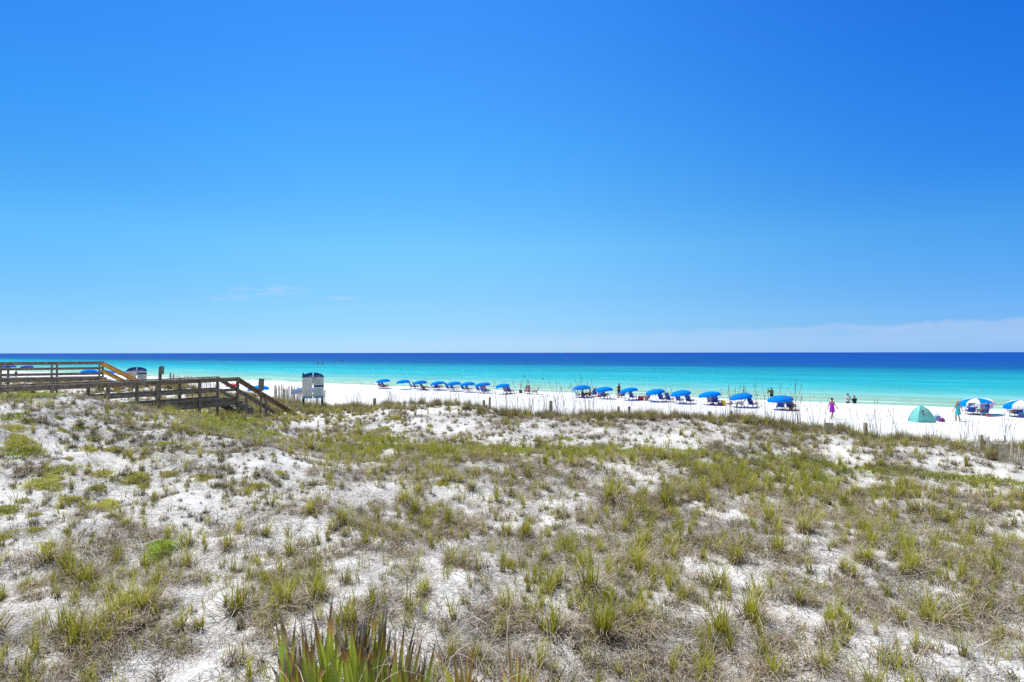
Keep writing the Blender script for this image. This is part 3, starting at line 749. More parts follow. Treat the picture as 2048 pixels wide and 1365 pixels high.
chair(1054.5, 788, 5, 'tall green beach chair with pink trim standing apart from the umbrella rows', swap=colmat((0.04, 0.50, 0.33)), group=None, sc=1.1)
chair(1070, 789, 75, 'pale pink lounge chair right of the green chair', swap=colmat((0.75, 0.45, 0.42)), group=None)
for px, D in ((48, 126), (62, 126), (192, 90), (216, 91), (8, 127)):
    pass

# ================================================================== PEOPLE
def skin_body(J, E, Rd, extra=None):
    """joints -> one continuous skinned mesh"""
    names = list(J); me = bpy.data.meshes.new('tmp')
    me.from_pydata([J[k] for k in names], [(names.index(a), names.index(b)) for a, b in E], [])
    ob = bpy.data.objects.new('tmp', me); C.objects.link(ob)
    sk = ob.modifiers.new('skin', 'SKIN'); sk.use_smooth_shade = True
    me.skin_vertices[0]
    for i, k in enumerate(names):
        r = Rd[k]; me.skin_vertices[0].data[i].radius = r if hasattr(r, '__len__') else (r, r)
        me.skin_vertices[0].data[i].use_root = (k == 'pelvis')
    sb = ob.modifiers.new('sub', 'SUBSURF'); sb.levels = 1; sb.render_levels = 1
    dg = bpy.context.evaluated_depsgraph_get(); ev = ob.evaluated_get(dg)
    out = bpy.data.meshes.new_from_object(ev)
    bpy.data.objects.remove(ob, do_unlink=True)
    return out
POSES = {
 'stand': dict(pelvis=(0, 0, .92), spine=(0, -.01, 1.13), chest=(0, 0, 1.34), neck=(0, 0, 1.46), head=(0, .02, 1.60), crown=(0, .01, 1.665),
   shL=(-.175, 0, 1.385), elL=(-.23, -.02, 1.12), wrL=(-.25, .05, .88), shR=(.175, 0, 1.385), elR=(.23, -.02, 1.12), wrR=(.25, .05, .88),
   hpL=(-.09, 0, .90), knL=(-.10, .02, .49), anL=(-.10, -.02, .08), toL=(-.11, .14, .035), hpR=(.09, 0, .90), knR=(.10, .02, .49), anR=(.10, -.02, .08), toR=(.11, .14, .035)),
 'recline': dict(pelvis=(0, -.08, .36), spine=(0, -.17, .53), chest=(0, -.28, .74), neck=(0, -.35, .86), head=(0, -.36, 1.0), crown=(0, -.36, 1.065),
   shL=(-.175, -.30, .79), elL=(-.26, -.12, .58), wrL=(-.28, .14, .53), shR=(.175, -.30, .79), elR=(.26, -.12, .58), wrR=(.28, .14, .53),
   hpL=(-.10, -.04, .38), knL=(-.12, .38, .52), anL=(-.12, .78, .40), toL=(-.13, .86, .52), hpR=(.10, -.04, .38), knR=(.12, .38, .56), anR=(.12, .74, .40), toR=(.13, .83, .51)),
 'sit': dict(pelvis=(0, 0, .16), spine=(0, -.04, .36), chest=(0, -.02, .58), neck=(0, .02, .70), head=(0, .05, .84), crown=(0, .05, .905),
   shL=(-.175, -.01, .63), elL=(-.25, .14, .42), wrL=(-.17, .36, .44), shR=(.175, -.01, .63), elR=(.25, .14, .42), wrR=(.17, .36, .44),
   hpL=(-.10, .03, .15), knL=(-.14, .40, .46), anL=(-.12, .60, .08), toL=(-.13, .76, .04), hpR=(.10, .03, .15), knR=(.14, .40, .46), anR=(.12, .60, .08), toR=(.13, .76, .04)),
}
import copy as _cp
def pose(base, **k):
    d = dict(POSES[base]); d.update(k); return d
POSES['walk'] = pose('stand', knL=(-.10, .13, .50), anL=(-.09, .16, .09), toL=(-.09, .32, .045), knR=(.10, -.02, .49), anR=(.09, -.24, .12), toR=(.09, -.12, .035),
                     elL=(-.22, -.12, 1.14), wrL=(-.24, -.16, .90), elR=(.24, .08, 1.13), wrR=(.25, .24, .96))
POSES['armsout'] = pose('stand', elL=(-.30, -.03, 1.16), wrL=(-.42, .04, .95), elR=(.30, -.05, 1.15), wrR=(.42, .0, .93), knL=(-.09, .10, .49), anL=(-.07, .08, .08), toL=(-.08, .24, .035), knR=(.08, .02, .5), anR=(.07, -.12, .10), toR=(.08, .02, .035))
POSES['behind'] = pose('stand', elL=(-.25, -.08, 1.14), wrL=(-.04, -.17, 1.0), elR=(.25, -.08, 1.14), wrR=(.05, -.17, 1.02))
POSES['carry'] = pose('stand', elL=(-.24, .10, 1.13), wrL=(-.22, .30, 1.18))
POSES['crossed'] = pose('stand', elL=(-.25, .06, 1.14), wrL=(-.06, .20, 1.12), elR=(.25, .06, 1.14), wrR=(.06, .22, 1.10))
POSES['child'] = pose('sit', elL=(-.16, .12, .50), wrL=(-.10, .22, .58), elR=(.16, .12, .5), wrR=(.10, .22, .58), knL=(-.12, .18, .10), anL=(-.10, .10, -.15), toL=(-.10, .2, -.2), knR=(.12, .18, .10), anR=(.10, .10, -.15), toR=(.10, .2, -.2))
EDG = [('pelvis', 'spine'), ('spine', 'chest'), ('chest', 'neck'), ('neck', 'head'), ('head', 'crown'), ('chest', 'shL'), ('shL', 'elL'), ('elL', 'wrL'), ('chest', 'shR'), ('shR', 'elR'), ('elR', 'wrR'),
       ('pelvis', 'hpL'), ('hpL', 'knL'), ('knL', 'anL'), ('anL', 'toL'), ('pelvis', 'hpR'), ('hpR', 'knR'), ('knR', 'anR'), ('anR', 'toR'), ('wrL', 'haL'), ('wrR', 'haR')]
RAD = dict(pelvis=(.15, .115), spine=(.125, .10), chest=(.15, .105), neck=.056, head=(.078, .092), crown=(.06, .07), shL=.062, shR=.062, elL=.042, elR=.042, wrL=.027, wrR=.027, haL=(.034, .018), haR=(.034, .018),
           hpL=.088, hpR=.088, knL=.056, knR=.056, anL=.038, anR=.038, toL=(.04, .028), toR=(.04, .028))
BODY = {}
def body_mesh(pname):
    if pname in BODY: return BODY[pname]
    J = {k: Vector(v) for k, v in POSES[pname].items()}
    fing = MB()
    for s in 'LR':
        d = (J['wr' + s] - J['el' + s]).normalized(); J['ha' + s] = J['wr' + s] + d * 0.075
        side = d.cross(Vector((1, 0, 0))); side = side.normalized() if side.length > 0.1 else Vector((0, 1, 0))
        nrm = d.cross(side).normalized(); bend = nrm * (1 if s == 'L' else -1)
        b = J['ha' + s]
        for k, (off, ln) in enumerate(((-.03, .066), (-.01, .078), (.01, .074), (.03, .058))):
            a0 = b + side * off; a1 = a0 + d * ln * .55 + bend * .006; a2 = a1 + d * ln * .45 + bend * .02
            fing.tube([a0 - d * .015, a1, a2], [.009, .0085, .006], 6)
        sd = side * (1 if s == 'L' else 1)
        a0 = J['wr' + s] + d * .03 + sd * .025; fing.tube([a0, a0 + sd * .03 + d * .03, a0 + sd * .035 + d * .06], [.011, .010, .007], 6)
    out = skin_body(J, EDG, RAD)
    # nose and ears merged into the same mesh
    h = J['head']; ex = MB(); ex.v = list(fing.v); ex.f = list(fing.f)
    ex.tube([h + Vector((0, .07, .02)), h + Vector((0, .112, -.01))], [.008, .014], 6)
    for sx_ in (-1, 1): ex.ball(h + Vector((sx_ * .082, 0, 0)), (.012, .02, .032), 6, 5)
    bm = bmesh.new(); bm.from_mesh(out)
    vm = [bm.verts.new(v) for v in ex.v]
    for f in ex.f:
        try: bm.faces.new([vm[i] for i in f])
        except ValueError: pass
    bm.to_mesh(out); bm.free()
    out.polygons.foreach_set('use_smooth', [True] * len(out.polygons))
    BODY[pname] = (out, J); return BODY[pname]
def loft(rings, mb, n=14):
    """rings: (centre, rx, ry, tilt direction vector)"""
    vs = []; fs = []
    for c, rx, ry, ax in rings:
        ax = Vector(ax).normalized(); x = Vector((1, 0, 0)); y = ax.cross(x).normalized()
        for k in range(n):
            a = 2 * math.pi * k / n; vs.append(Vector(c) + x * rx * math.cos(a) + y * ry * math.sin(a))
    for i in range(len(rings) - 1):
        for k in range(n):
            k2 = (k + 1) % n; fs.append((i * n + k, i * n + k2, (i + 1) * n + k2, (i + 1) * n + k))
    return mb.add(vs, fs)
SKINC = {'light': (0.62, 0.36, 0.25), 'tan': (0.42, 0.22, 0.13), 'dark': (0.16, 0.075, 0.04)}
def person(p, yaw, pz, label, h=1.68, skin='light', top=None, bottom=None, dress=None, sleeves=False, legs=0.5, hair=(0.05, 0.03, 0.02), longhair=False, hat=None, group=None, bun=False):
    me0, J = body_mesh(pz)
    root = empty('person', p, R(yaw)); root.scale = (h / 1.70,) * 3
    tag(root, label, 'person', group)
    me = me0.copy(); me.materials.clear(); me.materials.append(colmat(SKINC[skin])); b = bpy.data.objects.new('body', me); link(b, root)
    ax = (J['chest'] - J['pelvis']).normalized(); up = lambda a, b_, f: J[a].lerp(J[b_], f)
    if dress:
        mb = MB(); pe = J['pelvis']
        low = pe - ax * (0.36 if pz != 'sit' else .05)
        loft([(up('chest', 'neck', .15), .165, .12, ax), (J['chest'], .182, .135, ax), (J['spine'], .158, .13, ax), (pe + ax * .02, .188, .15, ax), (pe - ax * .15, .215, .17, ax), (low, .225, .19, ax)], mb)
        mb.build('dress', colmat(dress), root, smooth=True)
    if top:
        mb = MB(); loft([(up('chest', 'neck', .75), .085, .08, ax), (up('chest', 'neck', .3), .19, .115, ax), (J['chest'], .20, .14, ax), (J['spine'], .175, .135, ax), (J['pelvis'] + ax * .04, .185, .15, ax), (J['pelvis'] - ax * .06, .19, .155, ax)], mb)
        for s in 'LR':
            d = J['el' + s] - J['sh' + s]; mb.tube([J['sh' + s] - d * .06, J['sh' + s] + d * .3, J['sh' + s] + d * (.75 if sleeves else .6)], [.078, .078, .07], 10, cap=False)
        mb.build('shirt', colmat(top), root, smooth=True)
    if bottom:
        mb = MB(); loft([(J['pelvis'] + ax * .07, .165, .13, ax), (J['pelvis'] + ax * 0, .178, .148, ax), (J['pelvis'] - ax * .07, .17, .14, ax)], mb)
        for s in 'LR':
            a = J['hp' + s]; k = J['kn' + s]; mb.tube([a + (a - k) * .04, a.lerp(k, .3), a.lerp(k, legs * 1.5)], [.10, .105, .098], 12, cap=False)
        mb.build('shorts', colmat(bottom), root, smooth=True)
    hd = J['head'] + Vector((0, -.012, .03)); hb = MB()
    hb.ball(hd, (.094, .105, .098), 12, 8)
    hb.v = [v if not (v[1] > J['head'].y + .055 and v[2] < J['head'].z + .055) else (v[0] * .8, J['head'].y + .05, v[2]) for v in hb.v]
    if bun: hb.ball(hd + Vector((0, -.10, .06)), .045, 8, 6)
    if longhair: hb.tube([hd + Vector((0, -.06, 0)), hd + Vector((0, -.10, -.12)), hd + Vector((0, -.11, -.24))], [.07, .065, .03], 10)
    hb.build('hair', colmat(hair), root, smooth=True)
    if hat:
        mb = MB(); mb.ball(hd + Vector((0, 0, .03)), (.105, .118, .085), 12, 8); mb.box(hd + Vector((0, .13, .03)), (.15, .11, .012)); mb.build('cap', colmat(hat), root, smooth=True)
    ey = MB()
    for sx_ in (-1, 1): ey.ball(J['head'] + Vector((sx_ * .032, .086, .025)), .009, 6, 5)
    ey.build('eyes', M['dark'], root)
    return root
person(hit(1662.5, 838), -75, 'walk', 'woman in a short purple dress walking on the open sand', 1.66, 'tan', dress=(0.36, 0.015, 0.50), hair=(.05, .03, .025), bun=True)
person(hit(1913.5, 843), 12, 'armsout', 'person in a strapless turquoise dress and pale cap seen from behind', 1.60, 'tan', dress=(0.05, 0.58, 0.68), hair=(.35, .3, .25), hat=(0.55, 0.5, 0.47))
def wade(px, heady, D, *a, h=1.75, **k):
    p = at(px, D); zt = CAMZ - (heady - HORY - (px - 1024) * -0.00122) * D / FPX
    p.z = zt - h * 1.03
    return person(p, *a, h=h, **k)
wade(1694.5, 786.5, 63.6, 5, 'behind', 'man in a white shirt with hands behind his back at the water edge', h=1.78, skin='tan', top=(.75, .75, .8), bottom=(.03, .03, .05), sleeves=True)
wade(1707.5, 791, 63.2, -5, 'crossed', 'person in a loose black shirt at the water edge', h=1.70, skin='tan', top=(.012, .012, .016), bottom=(.02, .02, .03), sleeves=True)
wade(1542, 775, 77, 0, 'carry', 'man in an olive shirt and dark shorts holding a child at the water', h=1.80, skin='tan', top=(.12, .11, .075), bottom=(.01, .012, .03), sleeves=True, hair=(.03, .02, .015))
pc = at(1535.5, 77.2); pc.z = CAMZ - (776.5 - HORY) * 77.2 / FPX - 0.72
person(pc, 20, 'child', 'small child in a yellow green shirt carried by the man in olive', h=1.15, skin='tan', top=(.35, .45, .06), bottom=(.2, .2, .2), hair=(.03, .02, .02))
wade(1486.5, 779, 76, -10, 'stand', 'person with bare shoulders and dark cap standing beyond the seventh nearer umbrella', h=1.70, skin='light', top=(.62, .50, .44), bottom=(.1, .1, .2), hair=(.04, .03, .03), hat=(.03, .03, .04))
person(hit(1237.5, 796), 30, 'crossed', 'bare chested sunbather standing left of the tilted umbrella', 1.68, 'dark', bottom=(.02, .02, .03))
def sitter(px, py, pz, yaw, label, dx=0.0, **k): person(hit(px, py), yaw, pz, label, **k)
sitter(768.9, 777.6, 'recline', FR, 'sunbather reclining in the chair under the leftmost umbrella', skin='tan', bottom=(.02, .03, .1))
sitter(847.4, 780.6, 'recline', FR - 10, 'dark haired woman in black swimsuit sitting under the third far umbrella', skin='light', dress=(.02, .02, .03), longhair=True)
sitter(877.3, 779.6, 'recline', FR, 'person in pink sitting under the fourth far umbrella', skin='light', top=(.75, .12, .35), bottom=(.3, .05, .1))
sitter(1013.3, 787.1, 'recline', FR, 'dark haired sitter under the last umbrella of the far row', skin='light', top=(.3, .25, .3), bottom=(.1, .1, .12))
sitter(1055, 788.1, 'recline', 5, 'sitter wearing a pink hat in the tall green chair', skin='light', top=(.7, .2, .35), bottom=(.3, .3, .3), hat=(.8, .2, .4))
sitter(1164, 795, 'sit', -80, 'dark skinned sunbather sitting on the sand under the first nearer umbrella', skin='dark', bottom=(.03, .03, .05), h=1.85)
sitter(1180, 793.8, 'sit', 70, 'tanned sunbather sitting on the sand left of the blue chair', skin='tan', bottom=(.04, .03, .05), h=1.85)
sitter(1207.6, 798.1, 'recline', FR, 'sitter in a dark cap and grey shorts under the second nearer umbrella', skin='tan', top=(.12, .13, .14), bottom=(.10, .11, .13), hat=(.03, .05, .05), h=1.8)
sitter(1243, 796.6, 'recline', 40, 'sitter leaning back behind the standing sunbather', skin='tan', bottom=(.05, .05, .1))
sitter(1293, 801.6, 'recline', 55, 'sunbather in orange swimwear sitting right of the pink bag', skin='light', dress=(.75, .25, .18))
sitter(1580.4, 820.6, 'recline', -50, 'sitter in black in the chair behind the orange bucket', skin='light', top=(.02, .02, .025), bottom=(.03, .03, .03), h=1.75)
sitter(2030.6, 833.6, 'recline', -6, 'sitter in a straw coloured cap in the chair at the right edge', skin='light', top=(.6, .3, .3), bottom=(.1, .1, .1), hat=(.55, .45, .3))
sitter(1965, 831.6, 'recline', -12, 'blond sitter under the striped umbrella between the towels', skin='light', top=(.1, .12, .3), bottom=(.1, .1, .1), hair=(.5, .33, .12))
person(at(341.5, 108), -30, 'walk', 'walker in green at the far shore, left of the pair', 1.65, 'light', dress=(.10, .45, .25), longhair=True)
person(at(347.8, 108), -20, 'walk', 'walker in lilac at the far shore, right of the pair', 1.45, 'light', dress=(.45, .3, .6))
sitter(407, 752.5, 'sit', -30, 'sitter in red at the far shore above the boardwalk rail', skin='light', top=(.5, .08, .1), bottom=(.1, .1, .3))
wade(607, 745, 150, 20, 'stand', 'wader in dark clothes beyond the left corner of the large information board', skin='dark', top=(.03, .03, .03), bottom=(.03, .03, .03))
for px, hy, D, lab in ((452, 737.5, 190, 'swimmer furthest left, a dark head in the turquoise water'), (471, 739, 175, 'swimmer in the middle of the three dark heads in the water'), (493, 739.2, 178, 'swimmer furthest right of the three dark heads')):
    D = (CAMZ - .30) * FPX / (hy + .5 - HORY - (px - 1024) * -0.00122)
    wade(px, hy, D, 10, 'stand', lab, skin='dark', group='swimmers')
wade(1085.5, 755, 138, 10, 'crossed', 'swimmer with dark cap in pale water beyond the green chair', skin='dark', top=(.02, .02, .05))
person(at(33, 118), 10, 'stand', 'dark clad stander seen between posts of the far boardwalk', 1.75, 'tan', top=(.03, .05, .08), bottom=(.03, .03, .1))
person(hit(137, 741.5), -30, 'sit', 'sitter in blue seen through the far boardwalk railing', 1.7, 'tan', top=(.1, .12, .3), bottom=(.1, .1, .2))

# ================================================================== TENT, BAGS, TOWELS
def tent():
    p = hit(1841, 844); root = tag(empty('beach_tent', p, R(8)), 'turquoise pop-up beach tent with a mesh window on the open sand', 'tent')
    teal = mat('teal_nylon', (0.26, 0.74, 0.70), 0.55, 0.08, 3, translucent=0.35)
    dteal = colmat((0.05, 0.32, 0.32))
    w = 0.73; dpt = 0.48; hh_ = 1.22
    K = 12
    def pt(sx_, sy_, f):   # curved pole from a base corner to the apex
        a = f * math.pi / 2
        k_ = .35 * (1 - f) + .65 * math.cos(a) if f < 1 else 0.0; return Vector((sx_ * w * k_ - .02 * f, sy_ * dpt * k_, hh_ * (.25 * f + .75 * math.sin(a))))
    def pane(a, b, name, m_, skip=None):
        vs = []; fs = []; nn = 8
        for i in range(K + 1):
            A = pt(*a, i / K); B = pt(*b, i / K)
            for j in range(nn + 1):
                q = A.lerp(B, j / nn); out = Vector((q.x, q.y, 0)) * 0.0
                q = q + out - Vector((0, 0, .03 * math.sin(math.pi * j / nn) * (1 - i / K))) ; vs.append(q)
        for i in range(K):
            for j in range(nn):
                if skip and skip(i, j): continue
                v = i * (nn + 1) + j; fs.append((v, v + 1, v + nn + 2, v + nn + 1))
        return MB().add(vs, fs).build(name, m_, root)
    sk = lambda i, j: 4 <= i <= 8 and 2 <= j <= 5
    pane((-1, -1), (1, -1), 'wall', teal, sk)
    pane((1, -1), (1, 1), 'wall', teal); pane((-1, 1), (-1, -1), 'wall', teal)
    pane((1, 1), (-1, 1), 'wall', teal, lambda i, j: i < 8 and 1 <= j <= 6)
    # mesh window, semi see-through
    m_, n_, l_ = newmat('window_mesh'); o_ = n_.new('ShaderNodeOutputMaterial'); t_ = n_.new('ShaderNodeBsdfTransparent'); d_ = n_.new('ShaderNodeBsdfDiffuse'); d_.inputs[0].default_value = (.6, .7, .7, 1)
    x_ = n_.new('ShaderNodeMixShader'); x_.inputs[0].default_value = 0.22; l_.new(t_.outputs[0], x_.inputs[1]); l_.new(d_.outputs[0], x_.inputs[2]); l_.new(x_.outputs[0], o_.inputs[0])
    vs = []; fs = []
    for i in range(4, 10):
        for j in range(2, 7):
            q = pt(-1, -1, i / K).lerp(pt(1, -1, i / K), j / 8); vs.append(q + Vector((0, .004, -.03 * math.sin(math.pi * j / 8) * (1 - i / K))))
    for i in range(5):
        for j in range(4): v = i * 5 + j; fs.append((v, v + 1, v + 6, v + 5))
    MB().add(vs, fs).build('window', m_, root)
    for a in ((-1, -1), (1, -1), (1, 1), (-1, 1)):
        MB().tube([pt(*a, i / 16) * 1.004 for i in range(17)], 0.014, 6).build('pole_sleeve', dteal, root)
    return p
tp = tent()
person(Vector((tp.x + 0.05, tp.y + 0.02, tp.z)), -80, 'sit', 'person in red clothing seen through the mesh window inside the tent', 1.6, 'light', top=(.85, .12, .10), bottom=(.7, .15, .12))
def bag(px, py, size, col, label, cat='bag', strap=True, squash=1.0, name='beach_bag', yaw=20, col2=None):
    p = hit(px, py); root = tag(empty(name, p, R(yaw)), label, cat)
    w, d, h = size; mb = MB(); rings = []
    for f, k in ((0, .80), (.03, .92), (.25, 1.0), (.6, .98), (.9, .88), (1, .7)):
        rings.append((Vector((0.03 * math.sin(f * 5), 0, h * f)), w / 2 * k, d / 2 * k, (0, 0, 1)))
    loft(rings, mb, 12); nb = len(mb.v)
    mb.f.append(tuple(range(12))[::-1]); mb.mi.append(0); mb.f.append(tuple(range(nb - 12, nb))); mb.mi.append(0)
    mb.build('body', colmat(col), root, smooth=True)
    if strap:
        MB().tube([(-w * .28, 0, h * .9), (-w * .24, 0, h * 1.3), (0, 0, h * 1.48), (w * .24, 0, h * 1.3), (w * .28, 0, h * .9)], 0.015, 6).build('handle', colmat(col2 or tuple(c * .5 for c in col)), root)
    return root
bag(1281, 801, (.75, .4, .50), (.80, .03, .22), 'bright pink beach bag on the sand beside the left facing chair')
bag(1197.5, 794.5, (.42, .32, .40), (.85, .04, .03), 'small red cooler between the first and second nearer umbrellas', 'cooler', name='cooler', col2=(.8, .8, .8))
bag(1445.5, 811.5, (.48, .40, .55), (.75, .55, .02), 'yellow beach bag right of the grey towel chair')
bag(1439, 811.5, (.55, .45, .30), (.10, .06, .22), 'purple bag piled left of the yellow bag')
bag(1424, 811, (.50, .40, .22), (.22, .06, .20), 'dark plum bag beneath the grey towel chair')
bag(1041, 786.5, (.50, .4, .40), (.02, .03, .05), 'black bag left of the tall green chair')
bag(1166, 796.5, (.36, .3, .36), (.12, .05, .35), 'purple bucket under the first nearer umbrella', 'bucket', name='bucket')
bag(1580, 820.8, (.30, .3, .24), (.85, .12, .02), 'orange bucket in front of the rightmost plain blue umbrella chairs', 'bucket', name='bucket')
bag(1455, 809, (.45, .3, .14), (.85, .22, .03), 'flat orange toy lying right of the yellow bag', 'toy', False, name='beach_toy')
bag(1461.5, 809, (.3, .2, .30), (.25, .22, .22), 'small grey bag right of the orange toy')
bag(1872, 842, (.50, .45, .42), (.20, .38, .60), 'pale blue bag leaning on the tent right side')
bag(1880.5, 843.5, (.50, .4, .28), (.28, .05, .30), 'purple bag on the sand right of the pale blue bag')
bag(2040, 834.5, (.5, .4, .45), (.15, .30, .65), 'blue bag on the sand at the right edge')
bag(1974, 833.5, (.4, .3, .15), (.65, .08, .10), 'red bag lying beneath the striped umbrella')
bag(398.5, 752.5, (1.3, 1.0, .55), (.8, .05, .05), 'red beach bag at the far shore above the boardwalk rail')
bag(853, 781.5, (.5, .4, .2), (.03, .03, .04), 'small black bag by the third far umbrella', strap=False)
def drape(px, py, size, col, label, yaw=0, dz=0.0, tilt=0.0, off=(0, 0, 0), chair_o=None):
    """a towel as thin cloth with folds; lies on the sand, or hangs over a chair back"""
    vs = []; fs = []; A, B = 14, 10; w, ln = size
    for i in range(A + 1):
        for j in range(B + 1):
            x = (i / A - .5) * w; y = (j / B - .5) * ln
            if chair_o is None: v = Vector((x, y, .03 + .015 * math.sin(9 * x + 4 * y)))
            else:
                # hang over the top of the back: path down the front and down the rear
                s = j / B
                if s < .42: q = s / .42; yy = -.59 + .03 - .30 * 0 + (.42 - s) * .42; zz = 1.08 - (.42 - s) * 0.9
                else: yy = -.63 - .02 * math.sin(9 * x); zz = 1.09 - (s - .42) * ln * .9
                v = Vector((x, yy + .02 * math.sin(14 * x), zz + .02 * math.sin(7 * x)))
            vs.append(v)
    for i in range(A):
        for j in range(B): a = i * (B + 1) + j; fs.append((a, a + B + 1, a + B + 2, a + 1))
    o = MB().add(vs, fs).build('towel', colmat(col, tr=.1), None, smooth=True)
    sm = o.modifiers.new('thick', 'SOLIDIFY'); sm.thickness = 0.012
    if chair_o is None:
        o.location = hit(px, py); o.rotation_euler = (0, 0, R(yaw))
    else:
        o.location = chair_o.location + Vector(off); o.rotation_euler = chair_o.rotation_euler
    tag(o, label, 'towel'); return o
drape(1959, 828.8, (1.7, 1.0), (.05, .60, .65), 'turquoise towel on the sand beneath the striped umbrella', 10)
drape(1989, 829.5, (1.5, .9), (.05, .60, .68), 'turquoise towel on the sand right of the striped umbrella', 10)
drape(0, 0, (.26, .95), (.28, .28, .42), 'grey towel hanging on the left of the chair under the striped umbrella', chair_o=CHO[1964], off=(-.30, .07, 0))
drape(0, 0, (.26, .80), (.70, .42, .50), 'pale pink towel hanging on the right of the chair under the striped umbrella', chair_o=CHO[1964], off=(.28, -.05, 0))
drape(0, 0, (.72, .50), (.75, .06, .30), 'pink towel over the back of the chair at the right edge', chair_o=CHO[2030.5])
drape(0, 0, (.50, .70), (.80, .02, .02), 'red towel over a chair back in the far row', chair_o=CHO[975], off=(-.1, 0, .05))
drape(0, 0, (.50, .9), (.75, .08, .30), 'bright pink towel over a chair back in the far row', chair_o=CHO[877])
drape(0, 0, (.45, 1.2), (.18, .42, .75), 'pale blue towel over the chair under the second nearer umbrella', chair_o=CHO[1207], off=(-.12, -.1, 0))
drape(0, 0, (.45, .8), (.55, .08, .10), 'dark red towel under the leftmost umbrella of the far row', chair_o=CHO[763.5], off=(.1, -.1, -.3))
drape(886, 779, (1.5, .5), (.05, .06, .07), 'dark mat lying on the sand in the far row', 0)

# kayaks and distant craft
def kayak(p, yaw, label, col, L_=3.4, paddlers=0):
    root = tag(empty('kayak', p, R(yaw)), label, 'kayak'); mb = MB(); rings = []
    vs = []; fs = []; n_ = 10; K = 14
    for i in range(K + 1):
        f = i / K * 2 - 1; r = math.sqrt(max(0.0, 1 - abs(f) ** 2.4)); rr2 = 0.36 * r + .01
        for k in range(n_):
            a = 2 * math.pi * k / n_; vs.append((rr2 * math.cos(a), f * L_ / 2, .14 + .12 * abs(f) ** 3 + (.16 * r + .01) * math.sin(a)))
    for i in range(K):
        for k in range(n_): k2 = (k + 1) % n_; fs.append((i * n_ + k, i * n_ + k2, (i + 1) * n_ + k2, (i + 1) * n_ + k))
    fs += [tuple(range(n_))[::-1], tuple(K * n_ + k for k in range(n_))]
    mb.add(vs, fs).build('hull', colmat(col), root, smooth=True)
    for k in (-.25, .25): MB().tube([(0, k * L_ - .3, .30), (0, k * L_, .335), (0, k * L_ + .3, .30)], [.16, .2, .16], 10).build('cockpit', M['dark'], root)
    return root
def sea_at(px, py):
    rx, rz = ray(px, py); D = CAMZ / -rz; return Vector((rx * D, D, 0))
for px, py, lab, l1, l2 in ((640, 728.3, 'two seat kayak, nearer of the two on the water', 'left paddler', 'right paddler'), (683, 722, 'kayak with paddlers farther out to the right', 'front paddler', 'rear paddler')):
    p = sea_at(px, py); kayak(p - Vector((0, 0, .08)), 95, lab, (.25, .2, .12), 5.2 if px < 660 else 6.0)
    for dx, nm in ((-1.2, l1), (1.2, l2)):
        person(p + Vector((dx, 0, .12)), -85, 'sit', ('dark ' + nm + ' in the nearer kayak') if px < 660 else ('dark ' + nm + ' in the farther kayak'), 1.9, 'dark', top=(.02, .02, .03))
kayak(hit(535.5, 761.8), 80, 'pink and red kayak lying at the waterline right of the narrow notice', (.65, .08, .16), 4.6)
p = sea_at(1133, 716.8); kayak(p, 80, 'white paddle craft far out on the dark blue water', (.8, .8, .8), 5.0)
person(p + Vector((0, 0, .2)), 20, 'stand', 'paddler standing on the white craft far out', 1.9, 'dark', top=(.02, .02, .06), bottom=(.02, .02, .04))
drape(507, 766.8, (2.6, .6), (.08, .08, .09), 'dark strip of beach gear lying on the sand left of the red kayak', 0)

# ================================================================== POSTS AND SAND FENCES
def gpost(px, ytop, wpx, D, label, lean=0.0, wide=None):
    p = at(px, D); w = wpx * D / FPX; zt = CAMZ - (ytop - HORY) * D / FPX
    o = MB(); hgt = zt - p.z
    hgt = max(hgt, 0.35)
    if wide: o.box((0, 0, hgt / 2 - .2), (wide, 0.09, hgt + .4))
    else: o.tube([(0, 0, -.4), (lean * .5, 0, hgt * .5), (lean, 0, hgt - .02), (lean, 0, hgt)], [w * .52, w * .5, w * .48, w * .40], 12)
    ob = o.build('fence_post', M['wood_post'], None, smooth=not wide)
    ob.location = p; ob.rotation_euler = (0, 0, yawto(p) if wide else 0)
    tag(ob, label, 'fence post', 'old wooden posts along the dune crest'); return ob
gpost(749.5, 796.5, 7.0, 29.6, 'short wooden post at the left end of the dune crest, right of the information board')
gpost(979.5, 794, 4.5, 27.5, 'slim grey post on the crest below the seventh far umbrella')
gpost(967.5, 800.5, 6, 27.3, 'low greenish post just left of the slim grey post')
gpost(1101, 801.5, 7, 26.0, 'stout wooden post on the crest below the gap between umbrella rows')
gpost(1236.5, 813.5, 5.5, 24.0, 'left of two close set crest posts below the standing sunbather')
gpost(1256.5, 813.5, 6, 23.7, 'right of two close set crest posts, leaning slightly', lean=.03)
gpost(1417.5, 826, 5.5, 22.0, 'crest post below the grey towel chair')
gpost(1461, 830, 5.5, 21.4, 'crest post between the grey towel chair and the empty chairs')
gpost(1728.5, 846, 8, 18.7, 'tall round crest post between the purple dress and the tent')
gpost(1656.5, 853.5, 15, 19.2, 'broad squat mossy post below the purple dress', wide=.26)
gpost(1958, 870.5, 9, 16.2, 'round post at the left end of the right hand picket fence')
gpost(1986.5, 887.5, 10, 15.6, 'square grey post in the right hand picket fence, left one', wide=.17)
gpost(2003.5, 888.5, 12, 15.3, 'square grey post in the right hand picket fence, right one', wide=.20)
